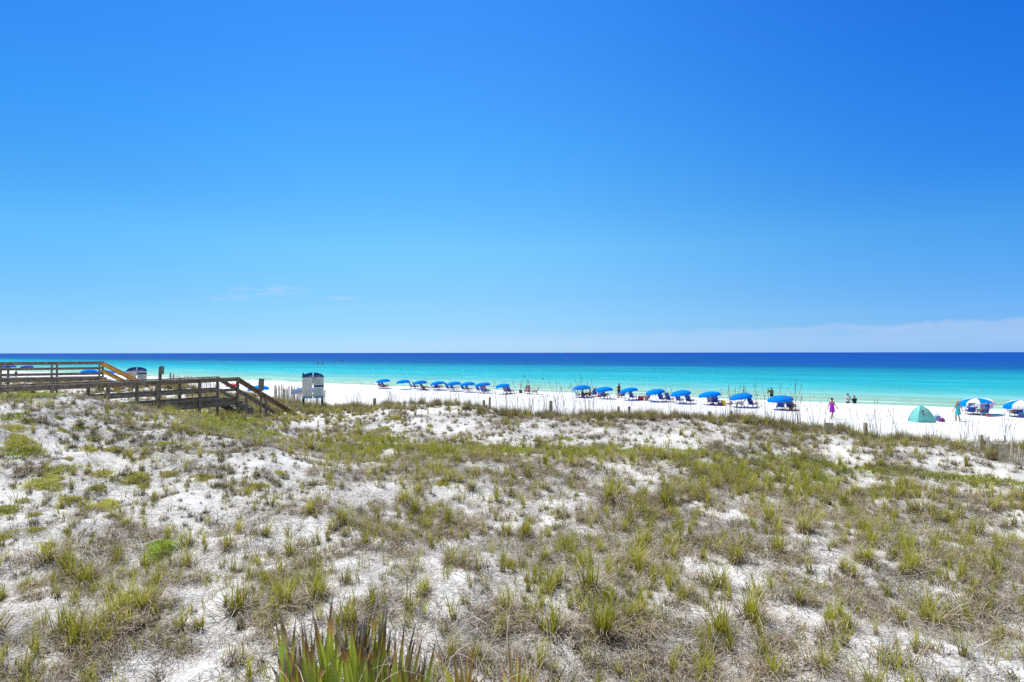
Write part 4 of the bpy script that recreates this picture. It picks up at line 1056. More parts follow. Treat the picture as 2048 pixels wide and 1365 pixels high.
def picket_fence(label, pts, hgt, n_, lean=.05):
    a = Vector(pts[0]); root = tag(empty('picket_fence', a), label, 'fence'); r_ = random.Random(5)
    segs = []; tot = 0
    P_ = [Vector(q) for q in pts]
    for i in range(len(P_) - 1): segs.append((tot, P_[i], P_[i + 1])); tot += (P_[i + 1] - P_[i]).length
    def on(s):
        for st, A, B in segs[::-1]:
            if s >= st: return A + (B - A).normalized() * (s - st)
        return P_[0]
    tops = []
    for k in range(n_):
        q = on(tot * (k + .5) / n_); q = Vector((q.x, q.y, gz(q.x, q.y))); hh_ = hgt * r_.uniform(.86, 1.12)
        d = Vector((r_.uniform(-lean, lean), r_.uniform(-lean, lean), 1)).normalized()
        b = q - a; MB().bar(b - d * .25, b + d * hh_, .038, .012, up=(0, 1, 0)).build('picket', M['picket'], root); tops.append((b, d, hh_))
    for f in (.35, .8):
        MB().tube([b + d * hgt * f + Vector((0, -.012, 0)) for b, d, h_ in tops], .005, 5).build('wire', M['wire'], root)
    return root
a0 = at(1968, 16.1); a1 = at(2075, 14.6)
picket_fence('weathered picket sand fence at the right edge, leaning by the square posts', [a0, a1], .46, 22, .07)
b0 = at(548, 37.0); b1 = at(612, 34.6); b2 = at(652, 34.5)
picket_fence('pale picket sand fence behind the large information board', [b0, b1, b2], .98, 60, .06)
for px, ty, wp, D, lab in ((553, 779, 3.6, 37.2, 'thin grey post at the left end of the picket fence by the boardwalk steps'), (568.5, 778, 3.6, 36.5, 'second thin grey post of the picket fence by the boardwalk steps'),
                       (589, 780, 4, 35.6, 'reddish post of the picket fence left of the large information board'), (634.5, 795, 4, 34.4, 'greenish post of the picket fence under the large information board'),
                       (605, 803, 3.4, 31.5, 'short dark stake in front of the large information board left leg')):
    gpost(px, ty, wp, D, lab)
# beyond the near boardwalk: a far fence line seen through its rails
picket_fence('distant picket fence seen between the near boardwalk rails', [at(352, 44), at(445, 42)], 1.1, 40, .05)

# ================================================================== VEGETATION
def blades(n_, rad, L_, w_, lean, curl, seed, K=4, azj=None, twist=.6, hi=0.0, taper=1.0):
    """n tapering blades. ranges are (lo, hi). returns V, F, t, r"""
    g = np.random.default_rng(seed)
    U = lambda rg: g.uniform(rg[0], rg[1], n_)
    az_ = g.uniform(0, 2 * np.pi, n_); br = rad * np.sqrt(g.random(n_)); baz = g.uniform(0, 2 * np.pi, n_)
    if azj is not None: az_ = baz + g.normal(0, azj, n_)
    ln = U(L_); wd = U(w_); th0 = U(lean); cu = U(curl)
    pos = np.stack([br * np.cos(baz), br * np.sin(baz), np.full(n_, -0.01)], 1)
    d2 = np.stack([np.cos(az_), np.sin(az_)], 1); tw = az_ + np.pi / 2 + g.normal(0, twist, n_)
    sd = np.stack([np.cos(tw), np.sin(tw), np.zeros(n_)], 1)
    wig = g.normal(0, .25, (K + 1, n_))
    V = []; T = []
    for k in range(K + 1):
        t_ = k / K; ww_ = wd * (1 - taper * t_ ** 1.8) * .5 + .0004
        V.append(pos - sd * ww_[:, None]); V.append(pos + sd * ww_[:, None]); T += [np.full(n_, t_)] * 2
        th = th0 + cu * (t_ ** 1.2) + wig[k] * .4
        st = ln / K
        dd = d2 + 0.25 * np.stack([wig[k], wig[(k + 1) % (K + 1)]], 1)
        pos = pos + np.stack([dd[:, 0] * np.sin(th) * st, dd[:, 1] * np.sin(th) * st, np.cos(th) * st], 1)
        pos[:, 2] = np.maximum(pos[:, 2], 0.004 + hi)
    V = np.stack(V, 1)                      # n, 2(K+1), 3
    m2 = 2 * (K + 1); base = (np.arange(n_) * m2)[:, None]
    F = np.concatenate([np.stack([base[:, 0] + 2 * k, base[:, 0] + 2 * k + 1, base[:, 0] + 2 * k + 3, base[:, 0] + 2 * k + 2], 1) for k in range(K)])
    T = np.stack(T, 1).ravel(); r_ = np.repeat(g.random(n_), m2)
    return V.reshape(-1, 3), F, T, r_
def combine(name, parts, mats):
    Vs, Fs, Ts, Rs, MI = [], [], [], [], []; off = 0
    for (V, F, T, r_), mi in parts:
        Vs.append(V); Fs.append(F + off); Ts.append(T); Rs.append(r_); MI.append(np.full(len(F), mi)); off += len(V)
    return npmesh(name, np.concatenate(Vs), np.concatenate(Fs), mats, {'t': np.concatenate(Ts), 'r': np.concatenate(Rs)}, mi=np.concatenate(MI))

GREEN = leafmat('green_blades', [(0, (.15, .11, .02)), (.2, (.30, .31, .02)), (1, (.50, .54, .04))], .45, stops2=[(0, (.20, .13, .03)), (.3, (.42, .36, .035)), (.8, (.64, .56, .11)), (1, (.78, .62, .28))])  # brown blade foot, kept dark to paint in shade low in the tuft
DEAD = leafmat('dead_blades', [(0, (.07, .05, .03)), (.35, (.48, .37, .25)), (1, (.90, .78, .61))], .25, stops2=[(0, (.06, .04, .025)), (.5, (.22, .155, .105)), (1, (.86, .74, .60))])  # dark base stops paint shade inside the clumps; tips are dead-grass tan
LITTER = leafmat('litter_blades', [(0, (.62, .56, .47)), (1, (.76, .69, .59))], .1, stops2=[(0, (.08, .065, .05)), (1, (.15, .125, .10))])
DKG = leafmat('dark_blades', [(0, (.04, .035, .02)), (.4, (.14, .135, .035)), (1, (.36, .35, .10))], .3, stops2=[(0, (.07, .05, .035)), (1, (.48, .38, .24))])  # dark green blades; near-black base stop is painted-in clump shade
OAT = leafmat('oat_stalks', [(0, (.10, .09, .04)), (.6, (.14, .115, .06)), (1, (.22, .16, .09))], .1)
BRIGHT = leafmat('bright_leaves', [(0, (.24, .30, .02)), (1, (.46, .56, .05))], .4, stops2=[(0, (.28, .28, .03)), (1, (.56, .56, .09))])
LIME = leafmat('lime_leaves', [(0, (.12, .22, .01)), (1, (.32, .55, .02))], .45)
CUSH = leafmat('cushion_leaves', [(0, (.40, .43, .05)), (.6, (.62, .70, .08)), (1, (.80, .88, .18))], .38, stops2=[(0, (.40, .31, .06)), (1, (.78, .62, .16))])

SRC = bpy.data.collections.new('grass_sources')      # not linked to the scene
def src(prefix, lst):
    c = bpy.data.collections.new(prefix)
    for i, me in enumerate(lst):
        o_ = bpy.data.objects.new('%s_%02d' % (prefix, i), me); c.objects.link(o_)
    return c
G = math.radians
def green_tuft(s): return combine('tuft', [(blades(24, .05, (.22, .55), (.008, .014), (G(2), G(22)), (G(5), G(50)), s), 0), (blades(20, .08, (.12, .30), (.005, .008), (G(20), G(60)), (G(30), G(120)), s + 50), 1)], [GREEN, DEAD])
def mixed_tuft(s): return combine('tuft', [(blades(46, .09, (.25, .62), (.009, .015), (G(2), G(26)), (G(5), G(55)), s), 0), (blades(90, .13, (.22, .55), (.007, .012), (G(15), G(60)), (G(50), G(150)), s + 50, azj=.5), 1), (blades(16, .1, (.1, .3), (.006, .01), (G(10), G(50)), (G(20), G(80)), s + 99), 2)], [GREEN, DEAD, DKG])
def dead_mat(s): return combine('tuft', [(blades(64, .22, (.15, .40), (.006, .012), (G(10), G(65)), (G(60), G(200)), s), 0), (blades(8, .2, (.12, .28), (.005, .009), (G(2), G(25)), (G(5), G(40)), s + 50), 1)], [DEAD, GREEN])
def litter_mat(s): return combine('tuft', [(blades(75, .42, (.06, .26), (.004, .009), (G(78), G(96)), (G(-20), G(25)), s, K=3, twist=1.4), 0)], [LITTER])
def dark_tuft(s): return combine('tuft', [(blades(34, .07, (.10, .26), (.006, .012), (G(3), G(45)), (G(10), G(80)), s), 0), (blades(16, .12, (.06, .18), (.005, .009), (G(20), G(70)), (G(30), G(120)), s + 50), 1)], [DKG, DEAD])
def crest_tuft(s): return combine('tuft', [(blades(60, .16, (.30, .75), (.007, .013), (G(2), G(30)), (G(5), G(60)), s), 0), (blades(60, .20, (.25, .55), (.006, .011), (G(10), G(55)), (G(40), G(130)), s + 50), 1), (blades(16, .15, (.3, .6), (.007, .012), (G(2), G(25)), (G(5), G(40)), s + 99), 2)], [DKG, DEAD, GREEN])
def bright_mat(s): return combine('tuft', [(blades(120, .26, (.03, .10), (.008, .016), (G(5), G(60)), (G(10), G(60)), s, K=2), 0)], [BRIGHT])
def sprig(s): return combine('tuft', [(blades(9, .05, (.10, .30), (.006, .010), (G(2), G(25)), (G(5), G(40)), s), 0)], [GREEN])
def oat(s):
    g = random.Random(s); parts = []
    parts.append((blades(g.randint(1, 3), .10, (1.0, 1.75), (.011, .016), (G(1), G(9)), (G(3), G(22)), s, K=8, twist=1.5, taper=.45), 0))
    V, F, T, r_ = parts[0][0]
    # seed heads: short drooping blades near each tip
    tips = V.reshape(-1, 18, 3)[:, 14:16].mean(1)
    for i, tp_ in enumerate(tips):
        if g.random() < .75:
            Vb, Fb, Tb, rb = blades(5, .005, (.06, .14), (.005, .009), (G(5), G(40)), (G(20), G(90)), s * 7 + i, K=3)
            Vb = Vb + tp_ + np.array([0, 0, -.02]); parts.append(((Vb, Fb, Tb * .5 + .5, rb), 0))
    parts.append((blades(14, .12, (.3, .7), (.006, .010), (G(2), G(25)), (G(5), G(50)), s + 3), 1))
    return combine('tuft', parts, [OAT, DKG])

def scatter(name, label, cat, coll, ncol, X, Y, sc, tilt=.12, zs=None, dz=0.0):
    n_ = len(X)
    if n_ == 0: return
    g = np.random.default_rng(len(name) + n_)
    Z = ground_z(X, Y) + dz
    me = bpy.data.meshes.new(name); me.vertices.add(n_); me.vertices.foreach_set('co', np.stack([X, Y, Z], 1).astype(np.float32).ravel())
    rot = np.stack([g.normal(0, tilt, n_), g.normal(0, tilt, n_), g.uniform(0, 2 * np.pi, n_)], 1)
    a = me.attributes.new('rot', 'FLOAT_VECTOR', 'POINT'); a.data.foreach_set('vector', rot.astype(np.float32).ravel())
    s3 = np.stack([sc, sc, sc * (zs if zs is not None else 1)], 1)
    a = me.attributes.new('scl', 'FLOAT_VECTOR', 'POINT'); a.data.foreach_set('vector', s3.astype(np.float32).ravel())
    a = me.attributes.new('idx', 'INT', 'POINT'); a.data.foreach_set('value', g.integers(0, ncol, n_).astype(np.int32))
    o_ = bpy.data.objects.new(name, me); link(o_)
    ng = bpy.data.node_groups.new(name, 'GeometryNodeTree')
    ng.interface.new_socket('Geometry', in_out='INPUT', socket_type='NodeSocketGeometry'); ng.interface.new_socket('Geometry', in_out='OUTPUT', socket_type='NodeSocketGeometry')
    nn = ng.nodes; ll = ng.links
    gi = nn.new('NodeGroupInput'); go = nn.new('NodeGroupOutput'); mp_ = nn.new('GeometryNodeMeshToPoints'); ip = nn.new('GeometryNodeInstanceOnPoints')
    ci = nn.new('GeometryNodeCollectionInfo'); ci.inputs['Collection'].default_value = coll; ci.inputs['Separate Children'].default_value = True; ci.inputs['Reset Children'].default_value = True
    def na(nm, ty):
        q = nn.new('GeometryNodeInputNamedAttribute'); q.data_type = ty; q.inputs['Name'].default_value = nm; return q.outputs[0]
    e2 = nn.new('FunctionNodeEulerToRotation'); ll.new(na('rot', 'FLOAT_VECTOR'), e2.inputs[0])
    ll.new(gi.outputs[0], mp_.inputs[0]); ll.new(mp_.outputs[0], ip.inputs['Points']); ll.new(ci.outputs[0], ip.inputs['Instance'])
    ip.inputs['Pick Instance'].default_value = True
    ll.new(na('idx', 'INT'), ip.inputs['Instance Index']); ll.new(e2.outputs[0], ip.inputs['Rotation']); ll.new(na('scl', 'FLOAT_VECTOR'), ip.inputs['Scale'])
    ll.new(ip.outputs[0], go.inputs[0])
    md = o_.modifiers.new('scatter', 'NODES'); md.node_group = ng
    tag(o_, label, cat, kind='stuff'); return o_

# candidate points over the dunes (in view, with a margin)
def candidates(dens, seed, cmax=30.0):
    g = np.random.default_rng(seed)
    x0, x1, y0, y1 = -52, 34, 3.2, 52; n_ = int(dens * (x1 - x0) * (y1 - y0))
    X = g.uniform(x0, x1, n_); Y = g.uniform(y0, y1, n_)
    k = (np.abs(X) < Y * 0.98 + 2.0); X = X[k]; Y = Y[k]
    c, w = cw(X, Y); k = (c < cmax) & (w < 62); X = X[k]; Y = Y[k]
    Z = ground_z(X, Y); px, py = project(X, Y, Z)
    return X, Y, px, py, g.random(len(X)), g
def blob(px, py, lst):
    s = np.zeros_like(px)
    for (x, y, rx, ry) in lst: s = np.maximum(s, np.exp(-(((px - x) / rx) ** 2 + ((py - y) / ry) ** 2)))
    return s
CLEAR = [(748, 971, 90, 26), (953, 940, 66, 15), (1158, 972, 50, 14), (900, 1108, 110, 34), (1022, 1047, 66, 15), (900, 848, 80, 14), (565, 925, 80, 20), (600, 968, 60, 22),
         (1478, 1012, 60, 18), (1690, 1125, 110, 18), (1450, 1142, 90, 20), (1380, 1227, 60, 18), (1946, 1080, 70, 13), (1485, 868, 50, 12), (2015, 925, 60, 22), (1673, 913, 60, 18),
         (1758, 964, 70, 8), (250, 985, 60, 12), (60, 1090, 90, 18), (330, 970, 90, 14), (150, 975, 60, 10), (240, 935, 60, 12), (60, 880, 40, 8), (120, 800, 60, 10), (640, 850, 50, 10), (45, 965, 60, 10),
         (1020, 1180, 50, 14), (560, 1040, 80, 18), (400, 1170, 60, 14), (300, 1320, 120, 16), (1560, 1250, 50, 16), (1800, 1160, 60, 14), (740, 1180, 60, 20), (770, 850, 60, 10), (1100, 858, 60, 10), (1330, 880, 50, 8)]
GREENB = [(x, 893 + (x - 700) * .035, 70, 20) for x in range(660, 1420, 60)] + [(x, 935 + (x - 1400) * .10, 80, 34) for x in range(1400, 2100, 70)] + [(x, 836 + (x - 400) * .03, 60, 20) for x in range(350, 680, 60)] + [(1620, 945, 90, 30), (1080, 1200, 120, 60), (590, 1190, 70, 40), (1000, 1240, 100, 60), (2000, 1010, 80, 40)]
DEADB = [(1300, 1060, 160, 60), (1150, 1100, 140, 60), (1500, 1060, 140, 50), (1700, 1050, 180, 40), (1400, 1300, 240, 60), (1850, 1200, 200, 80), (560, 1150, 120, 60), (760, 1080, 60, 30), (850, 1040, 50, 40), (860, 1080, 60, 30), (1960, 1120, 120, 60), (350, 1180, 120, 50), (300, 1210, 80, 50), (1540, 870, 90, 24), (1000, 1280, 200, 60), (730, 1230, 120, 50), (140, 1270, 80, 30), (1500, 900, 100, 20), (1800, 910, 120, 20)]
def layers(X, Y, px, py):
    c, w = cw(X, Y)
    clear = blob(px, py, CLEAR)
    gr = blob(px, py, GREENB); dd = blob(px, py, DEADB)
    patch = np.clip(.5 + 1.3 * fbm(X / 1.7 + 9, Y / 1.7 + 4, 3), 0, 1)
    crest = np.exp(-((c - 22.3) / 1.2) ** 2)
    face = np.exp(-((c - 18.6) / 1.8) ** 2) * (px > 640)
    left = sstep(-px, -760, -560) * sstep(-py, -1090, -1010)
    return clear, gr, dd, patch, crest, face, left
def pick(dens, seed, f, cmax=30.0):
    X, Y, px, py, u, g = candidates(dens, seed, cmax)
    pr = f(X, Y, px, py, *layers(X, Y, px, py))
    if seed in (22, 23, 24, 25, 29): pr = pr * (.30 + 1.6 * np.clip(.45 + 2.4 * fbm(X / .75 + seed * 3.1, Y / .75 + seed, 2), 0, 1))
    k = u < pr
    return X[k], Y[k], g, px[k], py[k]
near = lambda Y: sstep(Y, 4, 5.5)
# 1 dead litter lying on the sand
X, Y, g, px, py = pick(34, 21, lambda X, Y, px, py, cl, gr, dd, pa, cr_, fa, le: (.28 + .75 * pa + .5 * dd) * (1 - .6 * cl) * (1 - .45 * fa) * (1 - .35 * le) * (Y < 26))
scatter('grass_litter', 'grey dead grass litter strewn over the dune sand', 'litter', src('litter', [litter_mat(i) for i in range(6)]), 6, X, Y, g.uniform(.8, 1.3, len(X)), .05)
# 2 curled dead mats
X, Y, g, px, py = pick(26, 22, lambda X, Y, px, py, cl, gr, dd, pa, cr_, fa, le: (.07 + .36 * pa ** 2 + .45 * dd + .16 * gr) * (1 - .88 * cl) * (1 - .75 * fa) * (1 - .75 * le))
scatter('dead_grass', 'curled tan and grey dead grass in low mats on the dune', 'grass', src('deadmat', [dead_mat(i + 10) for i in range(8)]), 8, X, Y, g.uniform(.45, 1.0, len(X)), .15)
# 3 green tufts
X, Y, g, px, py = pick(17, 23, lambda X, Y, px, py, cl, gr, dd, pa, cr_, fa, le: (.08 + .18 * pa + .95 * gr + .15 * dd) * (1 - .9 * cl) * (1 - .8 * fa) * (1 - .6 * le))
scatter('dune_grass', 'yellow green dune grass in upright tufts', 'grass', src('greentuft', [green_tuft(i + 20) for i in range(8)]), 8, X, Y, g.uniform(.40, .92, len(X)), .12)
# 4 mixed bunches
X, Y, g, px, py = pick(4.6, 24, lambda X, Y, px, py, cl, gr, dd, pa, cr_, fa, le: (.03 + .40 * pa + .5 * dd + .3 * gr) * (1 - .95 * cl) * (1 - .7 * fa) * (1 - .7 * le) * sstep(py, 850, 950))
scatter('bunch_grass', 'bushy bunches of green grass with dead curled skirts', 'grass', src('mixedtuft', [mixed_tuft(i + 30) for i in range(8)]), 8, X, Y, .42 + .68 * g.random(len(X)) ** 1.8, .10)
# 5 small dark tufts on the left slope and the crest faces
X, Y, g, px, py = pick(30, 25, lambda X, Y, px, py, cl, gr, dd, pa, cr_, fa, le: (.08 + .40 * le * (.3 + pa) + .24 * fa + .25 * cr_ + .14 * pa) * (1 - .6 * cl))
scatter('low_dune_scrub', 'small dark grey green scrub sprigs on the sandy slopes', 'scrub', src('darktuft', [dark_tuft(i + 40) for i in range(6)]), 6, X, Y, .35 + .8 * g.random(len(X)) ** 2, .15)
# 6 crest grass
X, Y, g, px, py = pick(12, 26, lambda X, Y, px, py, cl, gr, dd, pa, cr_, fa, le: np.clip(cr_ * 1.1 * (.25 + pa) + .5 * np.exp(-((px - 500) / 150) ** 2 - ((py - 822) / 18) ** 2), 0, 1) * (1 - .6 * cl))
scatter('crest_grass', 'dense brown green grass along the dune crest', 'grass', src('cresttuft', [crest_tuft(i + 50) for i in range(8)]), 8, X, Y, g.uniform(.35, .75, len(X)), .10)
# 7 sea oats
X, Y, g, px, py = pick(9, 27, lambda X, Y, px, py, cl, gr, dd, pa, cr_, fa, le: np.exp(-((cw(X, Y)[0] - 23.2) / 1.3) ** 2) * (.5 + .5 * pa) * (px > 690), 30)
scatter('sea_oats', 'tall thin sea oat stalks standing along the crest against the beach', 'sea oats', src('oat', [oat(i + 60) for i in range(10)]), 10, X, Y, g.uniform(.40, .85, len(X)) * (1 + .45 * blob(px, py - py, [(1490, 0, 60, 1), (1575, 0, 60, 1), (1030, 0, 60, 1), (1150, 0, 50, 1)])), .05)
# 8 bright ground cover
BR = [(x, 905 + (x - 1400) * .10, 50, 9) for x in range(1420, 2048, 55)] + [(700, 905, 40, 8), (760, 880, 50, 7), (40, 905, 50, 12), (15, 1020, 30, 12), (120, 940, 40, 6), (340, 890, 40, 6), (500, 870, 60, 8), (900, 905, 60, 8), (1250, 905, 60, 8)] + [(x, 893 + (x - 700) * .02, 60, 7) for x in range(680, 1420, 45)] + [(1628, 950, 46, 18), (1365, 914, 34, 10), (1392, 930, 36, 10), (1470, 945, 40, 10), (1779, 983, 40, 8), (1190, 897, 40, 8), (20, 835, 30, 8), (60, 790, 60, 8), (450, 845, 80, 14)]
X, Y, g, px, py = pick(34, 28, lambda X, Y, px, py, cl, gr, dd, pa, cr_, fa, le: blob(px, py, BR) * 1.1 - .15)
scatter('ground_cover', 'bright green low ground cover in the dune hollow', 'ground cover', src('brightmat', [bright_mat(i + 70) for i in range(5)]), 5, X, Y, g.uniform(.8, 1.5, len(X)), .05)
# 9 single sprigs
X, Y, g, px, py = pick(18, 29, lambda X, Y, px, py, cl, gr, dd, pa, cr_, fa, le: .35 * (1 - .6 * cl) * (1 - .4 * le) * (Y < 20))
scatter('grass_sprigs', 'single thin green grass shoots over the foreground', 'grass', src('sprig', [sprig(i + 80) for i in range(6)]), 6, X, Y, g.uniform(.6, 1.3, len(X)), .1)

# individual larger clumps
BIG = [mixed_tuft(300 + i) for i in range(4)]
HERO = [(1217, 1008, 1.5, 'tallest green grass clump in the middle distance, right of centre'), (1332, 1012, 1.35, 'wide dark green grass clump right of the tallest one'),
        (1275, 1095, 1.0, 'upright green tuft standing alone on dead mats right of centre'), (1176, 1180, 1.15, 'dense green tuft beside a bare sand patch in the lower middle'),
        (1201, 1275, 1.15, 'round dark based tuft near the bottom, right of the palmetto'), (303, 1222, 1.2, 'bushy tuft with a dark centre in the lower left'),
        (478, 1222, 1.1, 'yellow green tuft left of the white scrap'), (134, 1276, .9, 'low brown tuft near the lower left corner'),
        (575, 1215, 1.1, 'bright green bunch just above the palmetto leaf tips'), (810, 1005, .9, 'isolated brown tuft on white sand left of centre'),
        (1470, 1120, 1.0, 'tall narrow green tuft in the right foreground'), (1497, 1240, 1.1, 'broad tuft with a tan skirt in the lower right')]
for i, (px, py, s_, lab) in enumerate(HERO):
    p = hit(px, py); o_ = bpy.data.objects.new('grass_clump', BIG[i % 4]); link(o_); o_.location = p; o_.rotation_euler = (0, 0, i * 1.7); o_.scale = (s_ * 1.0,) * 3
    tag(o_, lab, 'grass clump', 'large grass clumps on the dune')

# cushion plants: low domes packed with small upright leaves
def cushion_mesh(seed, n_=2600):
    g = np.random.default_rng(seed)
    a = g.uniform(0, 2 * np.pi, n_); r_ = np.sqrt(g.random(n_)); lob = 1 + .24 * np.sin(3 * a + seed) + .13 * np.sin(7 * a + 2 * seed)
    r_ = r_ * (1 + .22 * (g.random(n_) ** 3)); bx_, by_ = r_ * lob * np.cos(a), r_ * lob * np.sin(a); hz = (1 - np.minimum(r_, 1) ** 2.2) * (1 + .35 * fbm(bx_ * 3 + seed * 5, by_ * 3, 3))
    V, F, T, rr_ = blades(n_, 0.0, (.06, .15), (.025, .05), (G(0), G(70)), (G(5), G(60)), seed, K=2)
    V = V.reshape(n_, 6, 3) + np.stack([bx_, by_, np.maximum(hz, 0) * .5 - .02], 1)[:, None, :]
    # a solid dome beneath the leaves
    K1, K2 = 8, 24; Vd = []; Td = []
    for i in range(K1 + 1):
        q = i / K1
        for j in range(K2):
            aa = 2 * np.pi * j / K2; lb = .86 * (1 + .24 * np.sin(3 * aa + seed) + .13 * np.sin(7 * aa + 2 * seed))
            Vd.append((q * lb * .98 * np.cos(aa), q * lb * .98 * np.sin(aa), (1 - q ** 2.2) * .42 - .05)); Td.append(.02)
    Fd = []
    for i in range(K1):
        for j in range(K2): j2 = (j + 1) % K2; Fd.append((i * K2 + j, (i + 1) * K2 + j, (i + 1) * K2 + j2, i * K2 + j2))
    return V.reshape(-1, 3), F, T, rr_, np.array(Vd), np.array(Fd), np.array(Td)
CM = []
for sd in range(4):
    V, F, T, rr_, Vd, Fd, Td = cushion_mesh(sd + 1)
    for mt_, lst in ((CUSH, CM),):
        lst.append(npmesh('cushion', np.concatenate([V, Vd]), np.concatenate([F, Fd + len(V)]), mt_, {'t': np.concatenate([T, Td]), 'r': np.concatenate([rr_, np.full(len(Vd), .3)])}))
CU = [(515, 970, 46, 20), (415, 952, 55, 18), (342, 947, 50, 20), (275, 957, 70, 32), (214, 1010, 75, 40), (147, 996, 48, 18), (20, 1064, 50, 28), (77, 1057, 44, 20), (103, 1090, 38, 16),
      (75, 1027, 45, 14), (185, 897, 36, 14), (227, 897, 40, 20), (50, 895, 80, 36), (29, 856, 52, 30), (58, 840, 34, 12), (121, 835, 22, 12), (161, 854, 24, 12), (130, 862, 34, 10),
      (191, 876, 48, 14), (140, 916, 32, 13), (253, 873, 54, 8), (227, 859, 18, 9), (250, 812, 46, 22), (297, 839, 28, 10), (328, 887, 28, 12), (309, 900, 36, 8), (366, 897, 28, 7),
      (422, 902, 30, 10), (393, 886, 22, 8), (289, 912, 34, 12), (205, 946, 48, 20), (133, 931, 26, 12), (103, 947, 56, 12), (99, 965, 66, 16), (232, 1030, 36, 22), (564, 946, 42, 16),
      (198, 975, 34, 18), (51, 1000, 40, 12), (15, 1015, 46, 22), (660, 1063, 24, 14), (65, 936, 30, 12), (291, 972, 36, 16), (885, 963, 30, 14), (950, 886, 30, 8), (861, 851, 14, 8),
      (735, 833, 12, 6), (724, 848, 32, 9), (789, 835, 40, 10), (765, 858, 50, 12), (813, 862, 20, 10), (809, 841, 16, 8), (989, 845, 14, 8), (1138, 877, 20, 8), (1227, 900, 20, 8)]
LC = {515: 'bright cushion plant on bare sand, rightmost large one of the left slope', 415: 'wide low cushion plant left of the rightmost large one', 342: 'yellow green cushion joined to the darker one at its left',
      275: 'large dark topped cushion plant overgrown with grey scrub', 214: 'broad double cushion plant above the bright green mound', 147: 'cushion plant alone on sand left of the broad double one',
      20: 'bright cushion plant at the left edge, lowest on the slope', 77: 'pale cushion plant right of the left edge one', 103: 'small orange tinged cushion plant, lowest of the left slope',
      50: 'large spreading cushion plant at the left edge halfway up the slope', 29: 'cushion plant high on the slope near the left edge', 250: 'ochre cushion plant nearest the boardwalk', 885: 'lone yellow cushion plant in the middle of the dune',
      564: 'cushion plant mixed with grass at the right end of the left slope', 660: 'small yellow cushion plant among the grass left of centre'}
def cushion(px, py, w_, h_, mesh, label, group='low yellow green cushion plants', name='cushion_plant', hf=1.0, i=0):
    p = hit(px, py + h_ * .15); rad = w_ * p.y / FPX / 2
    o_ = bpy.data.objects.new(name, mesh); link(o_); o_.location = p - Vector((0, 0, .02))
    e = .004; nx_ = -(gz(p.x + .2, p.y) - gz(p.x - .2, p.y)) / .4; ny_ = -(gz(p.x, p.y + .2) - gz(p.x, p.y - .2)) / .4
    o_.rotation_mode = 'QUATERNION'; o_.rotation_quaternion = Vector((nx_, ny_, 1)).normalized().to_track_quat('Z', 'Y') @ Euler((0, 0, i * 1.3)).to_quaternion()
    dep = max(.8, min(1.5, 1.0))
    o_.scale = (rad, rad * dep, max(.28, min(1.2, .6 * h_ * p.y / FPX / rad)) * rad * hf)
    tag(o_, label, 'cushion plant', group); return o_
seen = set()
LSHORT = {515: 'rightmost large cushion', 415: 'wide low cushion', 342: 'yellow cushion joined to a dark one', 275: 'dark topped cushion', 214: 'broad double cushion', 147: 'lone middle cushion',
          20: 'left edge cushion', 77: 'pale cushion', 103: 'lowest orange tinged cushion', 50: 'large spreading left edge cushion', 29: 'high left edge cushion', 250: 'ochre cushion nearest the boardwalk', 885: 'lone yellow cushion', 564: 'grassy right end cushion'}
LPOS = {q[0]: q for q in CU if q[0] in LSHORT}
LPOS[103] = (103, 1090, 38, 16)
used_l = set()
def near_label(px, py, w_):
    c = sorted(LPOS.values(), key=lambda q: ((q[0] - px) ** 2 + (2 * (q[1] - py)) ** 2))
    for q in c[:6]:
        dx, dy = px - q[0], py - q[1]
        d = ('left of' if dx < 0 else 'right of') if abs(dx) > 2.2 * abs(dy) else ('behind' if dy < 0 else 'in front of')
        t_ = '%s cushion plant %s the %s' % ('tiny' if w_ < 26 else 'small' if w_ < 40 else 'flat', d, LSHORT[q[0]])
        if t_ not in used_l: used_l.add(t_); return t_
    return 'small low cushion plant among many on the sandy left slope'
for i, (px, py, w_, h_) in enumerate(CU):
    if px in LC and px not in seen and not (px == 103 and py != 1090): lab = LC[px]; seen.add(px)
    elif px > 700: lab = 'small yellowish cushion plant on the far sandy face below the crest grass'
    else: lab = near_label(px, py, w_)
    cushion(px, py, w_, h_, CM[i % 4], lab, i=i)
def remesh(mesh, m_): q = mesh.copy(); q.materials.clear(); q.materials.append(m_); return q
HERO_M = leafmat('mound_leaves', [(0, (.25, .34, .05)), (.6, (.48, .60, .10)), (1, (.70, .80, .25))], .35)
cushion(328, 1094, 66, 42, remesh(CM[0], HERO_M), 'tall bright green leafy mound standing out on the left foreground sand', None, 'leafy_mound', 1.5)
cushion(1423, 1331, 34, 26, remesh(CM[1], LIME), 'lime green leafy plant near the bottom right of centre', None, 'leafy_mound', 1.5)
cushion(1928, 1072, 14, 12, remesh(CM[2], LIME), 'tiny lime green sprout on sand at the right', None, 'leafy_mound', 1.2)

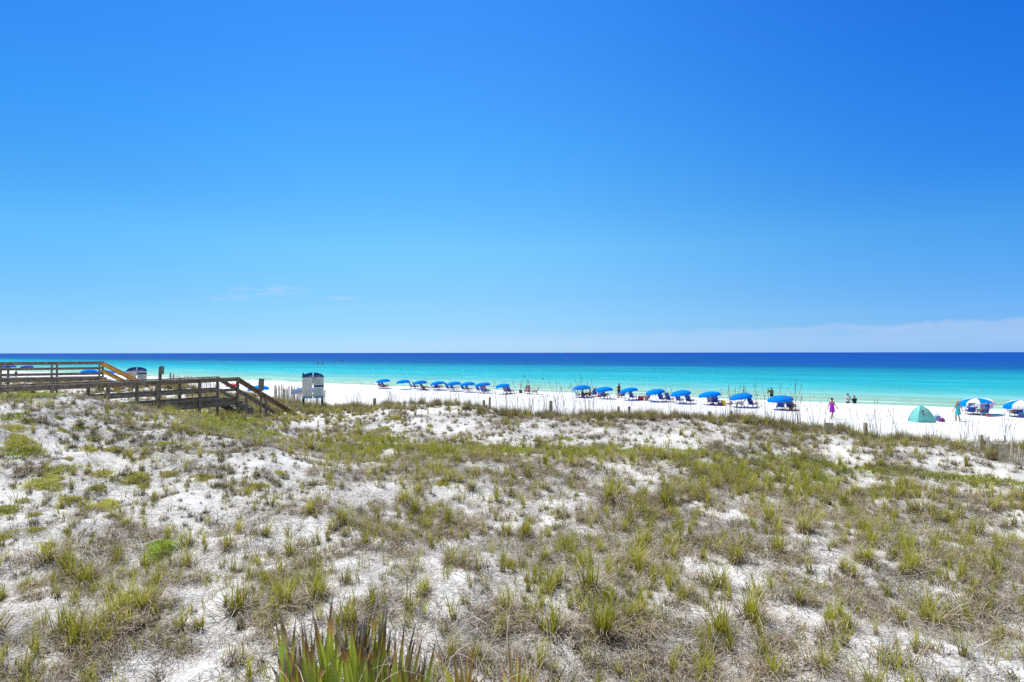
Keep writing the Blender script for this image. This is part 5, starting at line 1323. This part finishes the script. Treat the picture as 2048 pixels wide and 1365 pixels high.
# white scraps and a brown husk on the sand
def scrap(px, py, w_, h_, col, label, name, cat):
    p = hit(px, py); s_ = w_ * p.y / FPX; vs = []; fs = []; n_ = 7
    for i in range(n_ + 1):
        for j in range(4):
            f = i / n_; wd_ = math.sin(math.pi * min(.97, f * .9 + .08)) ; vs.append(((f - .5) * s_, (j / 3 - .5) * s_ * .45 * wd_, .05 + s_ * .22 * math.sin(math.pi * f) * (.4 + .3 * j)))
    for i in range(n_):
        for j in range(3): a = i * 4 + j; fs.append((a, a + 1, a + 5, a + 4))
    o_ = MB().add(vs, fs).build(name, colmat(col), None, smooth=True); o_.location = p; o_.rotation_euler = (R(25), R(8), R(-12)); md = o_.modifiers.new('t', 'SOLIDIFY'); md.thickness = .008
    tag(o_, label, cat)
scrap(544, 1146, 28, 14, (.80, .82, .86), 'crumpled white scrap on the sand left of centre', 'white_scrap', 'litter')
scrap(566, 1262, 26, 14, (.75, .74, .72), 'small white shard just above the palmetto on the left', 'white_scrap', 'litter')
scrap(100, 1308, 34, 8, (.42, .33, .25), 'brown dried husk lying near the lower left corner', 'dry_husk', 'litter')

# ================================================================== PALMETTO at the camera's feet
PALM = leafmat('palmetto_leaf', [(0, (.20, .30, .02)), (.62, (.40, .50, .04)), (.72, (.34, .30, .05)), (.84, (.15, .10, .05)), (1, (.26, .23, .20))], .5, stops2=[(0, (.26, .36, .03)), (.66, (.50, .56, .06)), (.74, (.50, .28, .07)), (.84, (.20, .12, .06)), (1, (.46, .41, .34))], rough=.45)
PALM2 = leafmat('palmetto_yellow_leaf', [(0, (.34, .44, .03)), (.60, (.60, .60, .07)), (.78, (.62, .38, .12)), (1, (.62, .50, .34))], .45, stops2=[(0, (.22, .34, .03)), (.5, (.40, .22, .05)), (1, (.25, .16, .10))], rough=.4)
DRY = leafmat('palmetto_dry_thread', [(0, (.40, .30, .20)), (1, (.60, .52, .42))], .2)
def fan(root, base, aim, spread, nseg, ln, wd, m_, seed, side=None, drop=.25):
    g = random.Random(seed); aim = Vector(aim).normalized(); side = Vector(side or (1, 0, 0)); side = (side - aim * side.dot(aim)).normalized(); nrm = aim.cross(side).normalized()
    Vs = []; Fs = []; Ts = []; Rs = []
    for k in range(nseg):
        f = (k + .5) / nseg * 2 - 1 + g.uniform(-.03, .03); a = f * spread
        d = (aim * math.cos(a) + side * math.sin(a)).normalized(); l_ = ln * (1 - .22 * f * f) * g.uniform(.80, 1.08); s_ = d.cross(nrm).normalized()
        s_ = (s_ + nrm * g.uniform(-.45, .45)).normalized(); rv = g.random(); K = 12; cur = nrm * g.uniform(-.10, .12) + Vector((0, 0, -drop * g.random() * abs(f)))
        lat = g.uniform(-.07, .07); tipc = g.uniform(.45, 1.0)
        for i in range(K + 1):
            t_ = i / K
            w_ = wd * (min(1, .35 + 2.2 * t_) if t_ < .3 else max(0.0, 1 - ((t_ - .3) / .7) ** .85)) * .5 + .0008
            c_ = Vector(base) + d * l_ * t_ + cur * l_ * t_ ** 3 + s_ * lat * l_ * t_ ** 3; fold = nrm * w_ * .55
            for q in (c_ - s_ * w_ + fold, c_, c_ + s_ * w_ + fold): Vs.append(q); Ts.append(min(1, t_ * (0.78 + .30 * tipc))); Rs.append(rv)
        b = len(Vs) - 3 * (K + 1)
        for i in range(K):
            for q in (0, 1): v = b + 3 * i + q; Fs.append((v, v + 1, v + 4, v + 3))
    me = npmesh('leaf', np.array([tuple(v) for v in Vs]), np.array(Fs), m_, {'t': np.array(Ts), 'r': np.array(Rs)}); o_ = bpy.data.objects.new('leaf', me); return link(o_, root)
def palmetto(px, D, label, fans, mats_):
    x = ray(px, 0)[0] * D; gzv = gz(x, D); root = tag(empty('palmetto', (x, D, gzv)), label, 'palmetto', None)
    tr = MB(); tr.tube([(0, 0, -.2), (.03, 0, .5), (0, .02, 1.0)], [.14, .12, .10], 10); tr.build('trunk', mat('palmetto_trunk%d' % px, (.10, .07, .045), .9, .3, 12, bump=.6), root, smooth=True)
    for i, (dx, dy, z, aim, spread, nseg, ln, wd, mi) in enumerate(fans):
        b = Vector((dx, dy, z - gzv)); MB().tube([(0, .01, .95), (dx * .6, dy * .6, (z - gzv) * .6 + .4), b], [.014, .011, .009], 6).build('stalk', colmat((.16, .22, .04)), root, smooth=True)
        fan(root, b, aim, spread, nseg, ln, wd, mats_[mi], i * 7 + int(px))
    # dry curled threads between the leaves
    V, F, T, r_ = blades(40, .42, (.25, .60), (.004, .008), (G(3), G(35)), (G(20), G(110)), int(px), K=7); V = V + np.array([0, 0, fans[0][2] - gzv + .20])
    me = npmesh('dry_threads', V, F, DRY, {'t': T, 'r': r_}); link(bpy.data.objects.new('dry_threads', me), root)
    return root
D0 = 2.75
zc = lambda py, D: CAMZ - (py - HORY) * D / FPX
_fn = []
_g = random.Random(9)
for q in range(15):
    dx = -.28 + .56 * q / 14 + _g.uniform(-.02, .02)
    _fn.append((dx, _g.uniform(-.18, .18), zc(1430 + _g.uniform(-20, 40) + 60 * abs(dx) , D0), (dx * .42, .05, 1), .19, 8, .60 - .12 * abs(dx) * 2, .046, 0))
palmetto(714, D0, 'green palmetto with brown pointed leaf tips at the bottom edge, left of centre', _fn, (PALM, PALM2))
D1 = 3.0
palmetto(985, D1, 'yellowing palmetto with orange dry leaf ends at the bottom edge, centre', [
    (-.14, 0, zc(1440, D1), (-.12, .05, 1), .45, 9, .50, .028, 0), (.12, .05, zc(1445, D1), (.12, .05, 1), .5, 9, .46, .028, 0), (.20, -.08, zc(1465, D1), (.5, 0, 1), .4, 7, .46, .026, 1), (-.02, -.1, zc(1470, D1), (0, 0, 1), .6, 10, .44, .030, 0)], (PALM2, PALM))
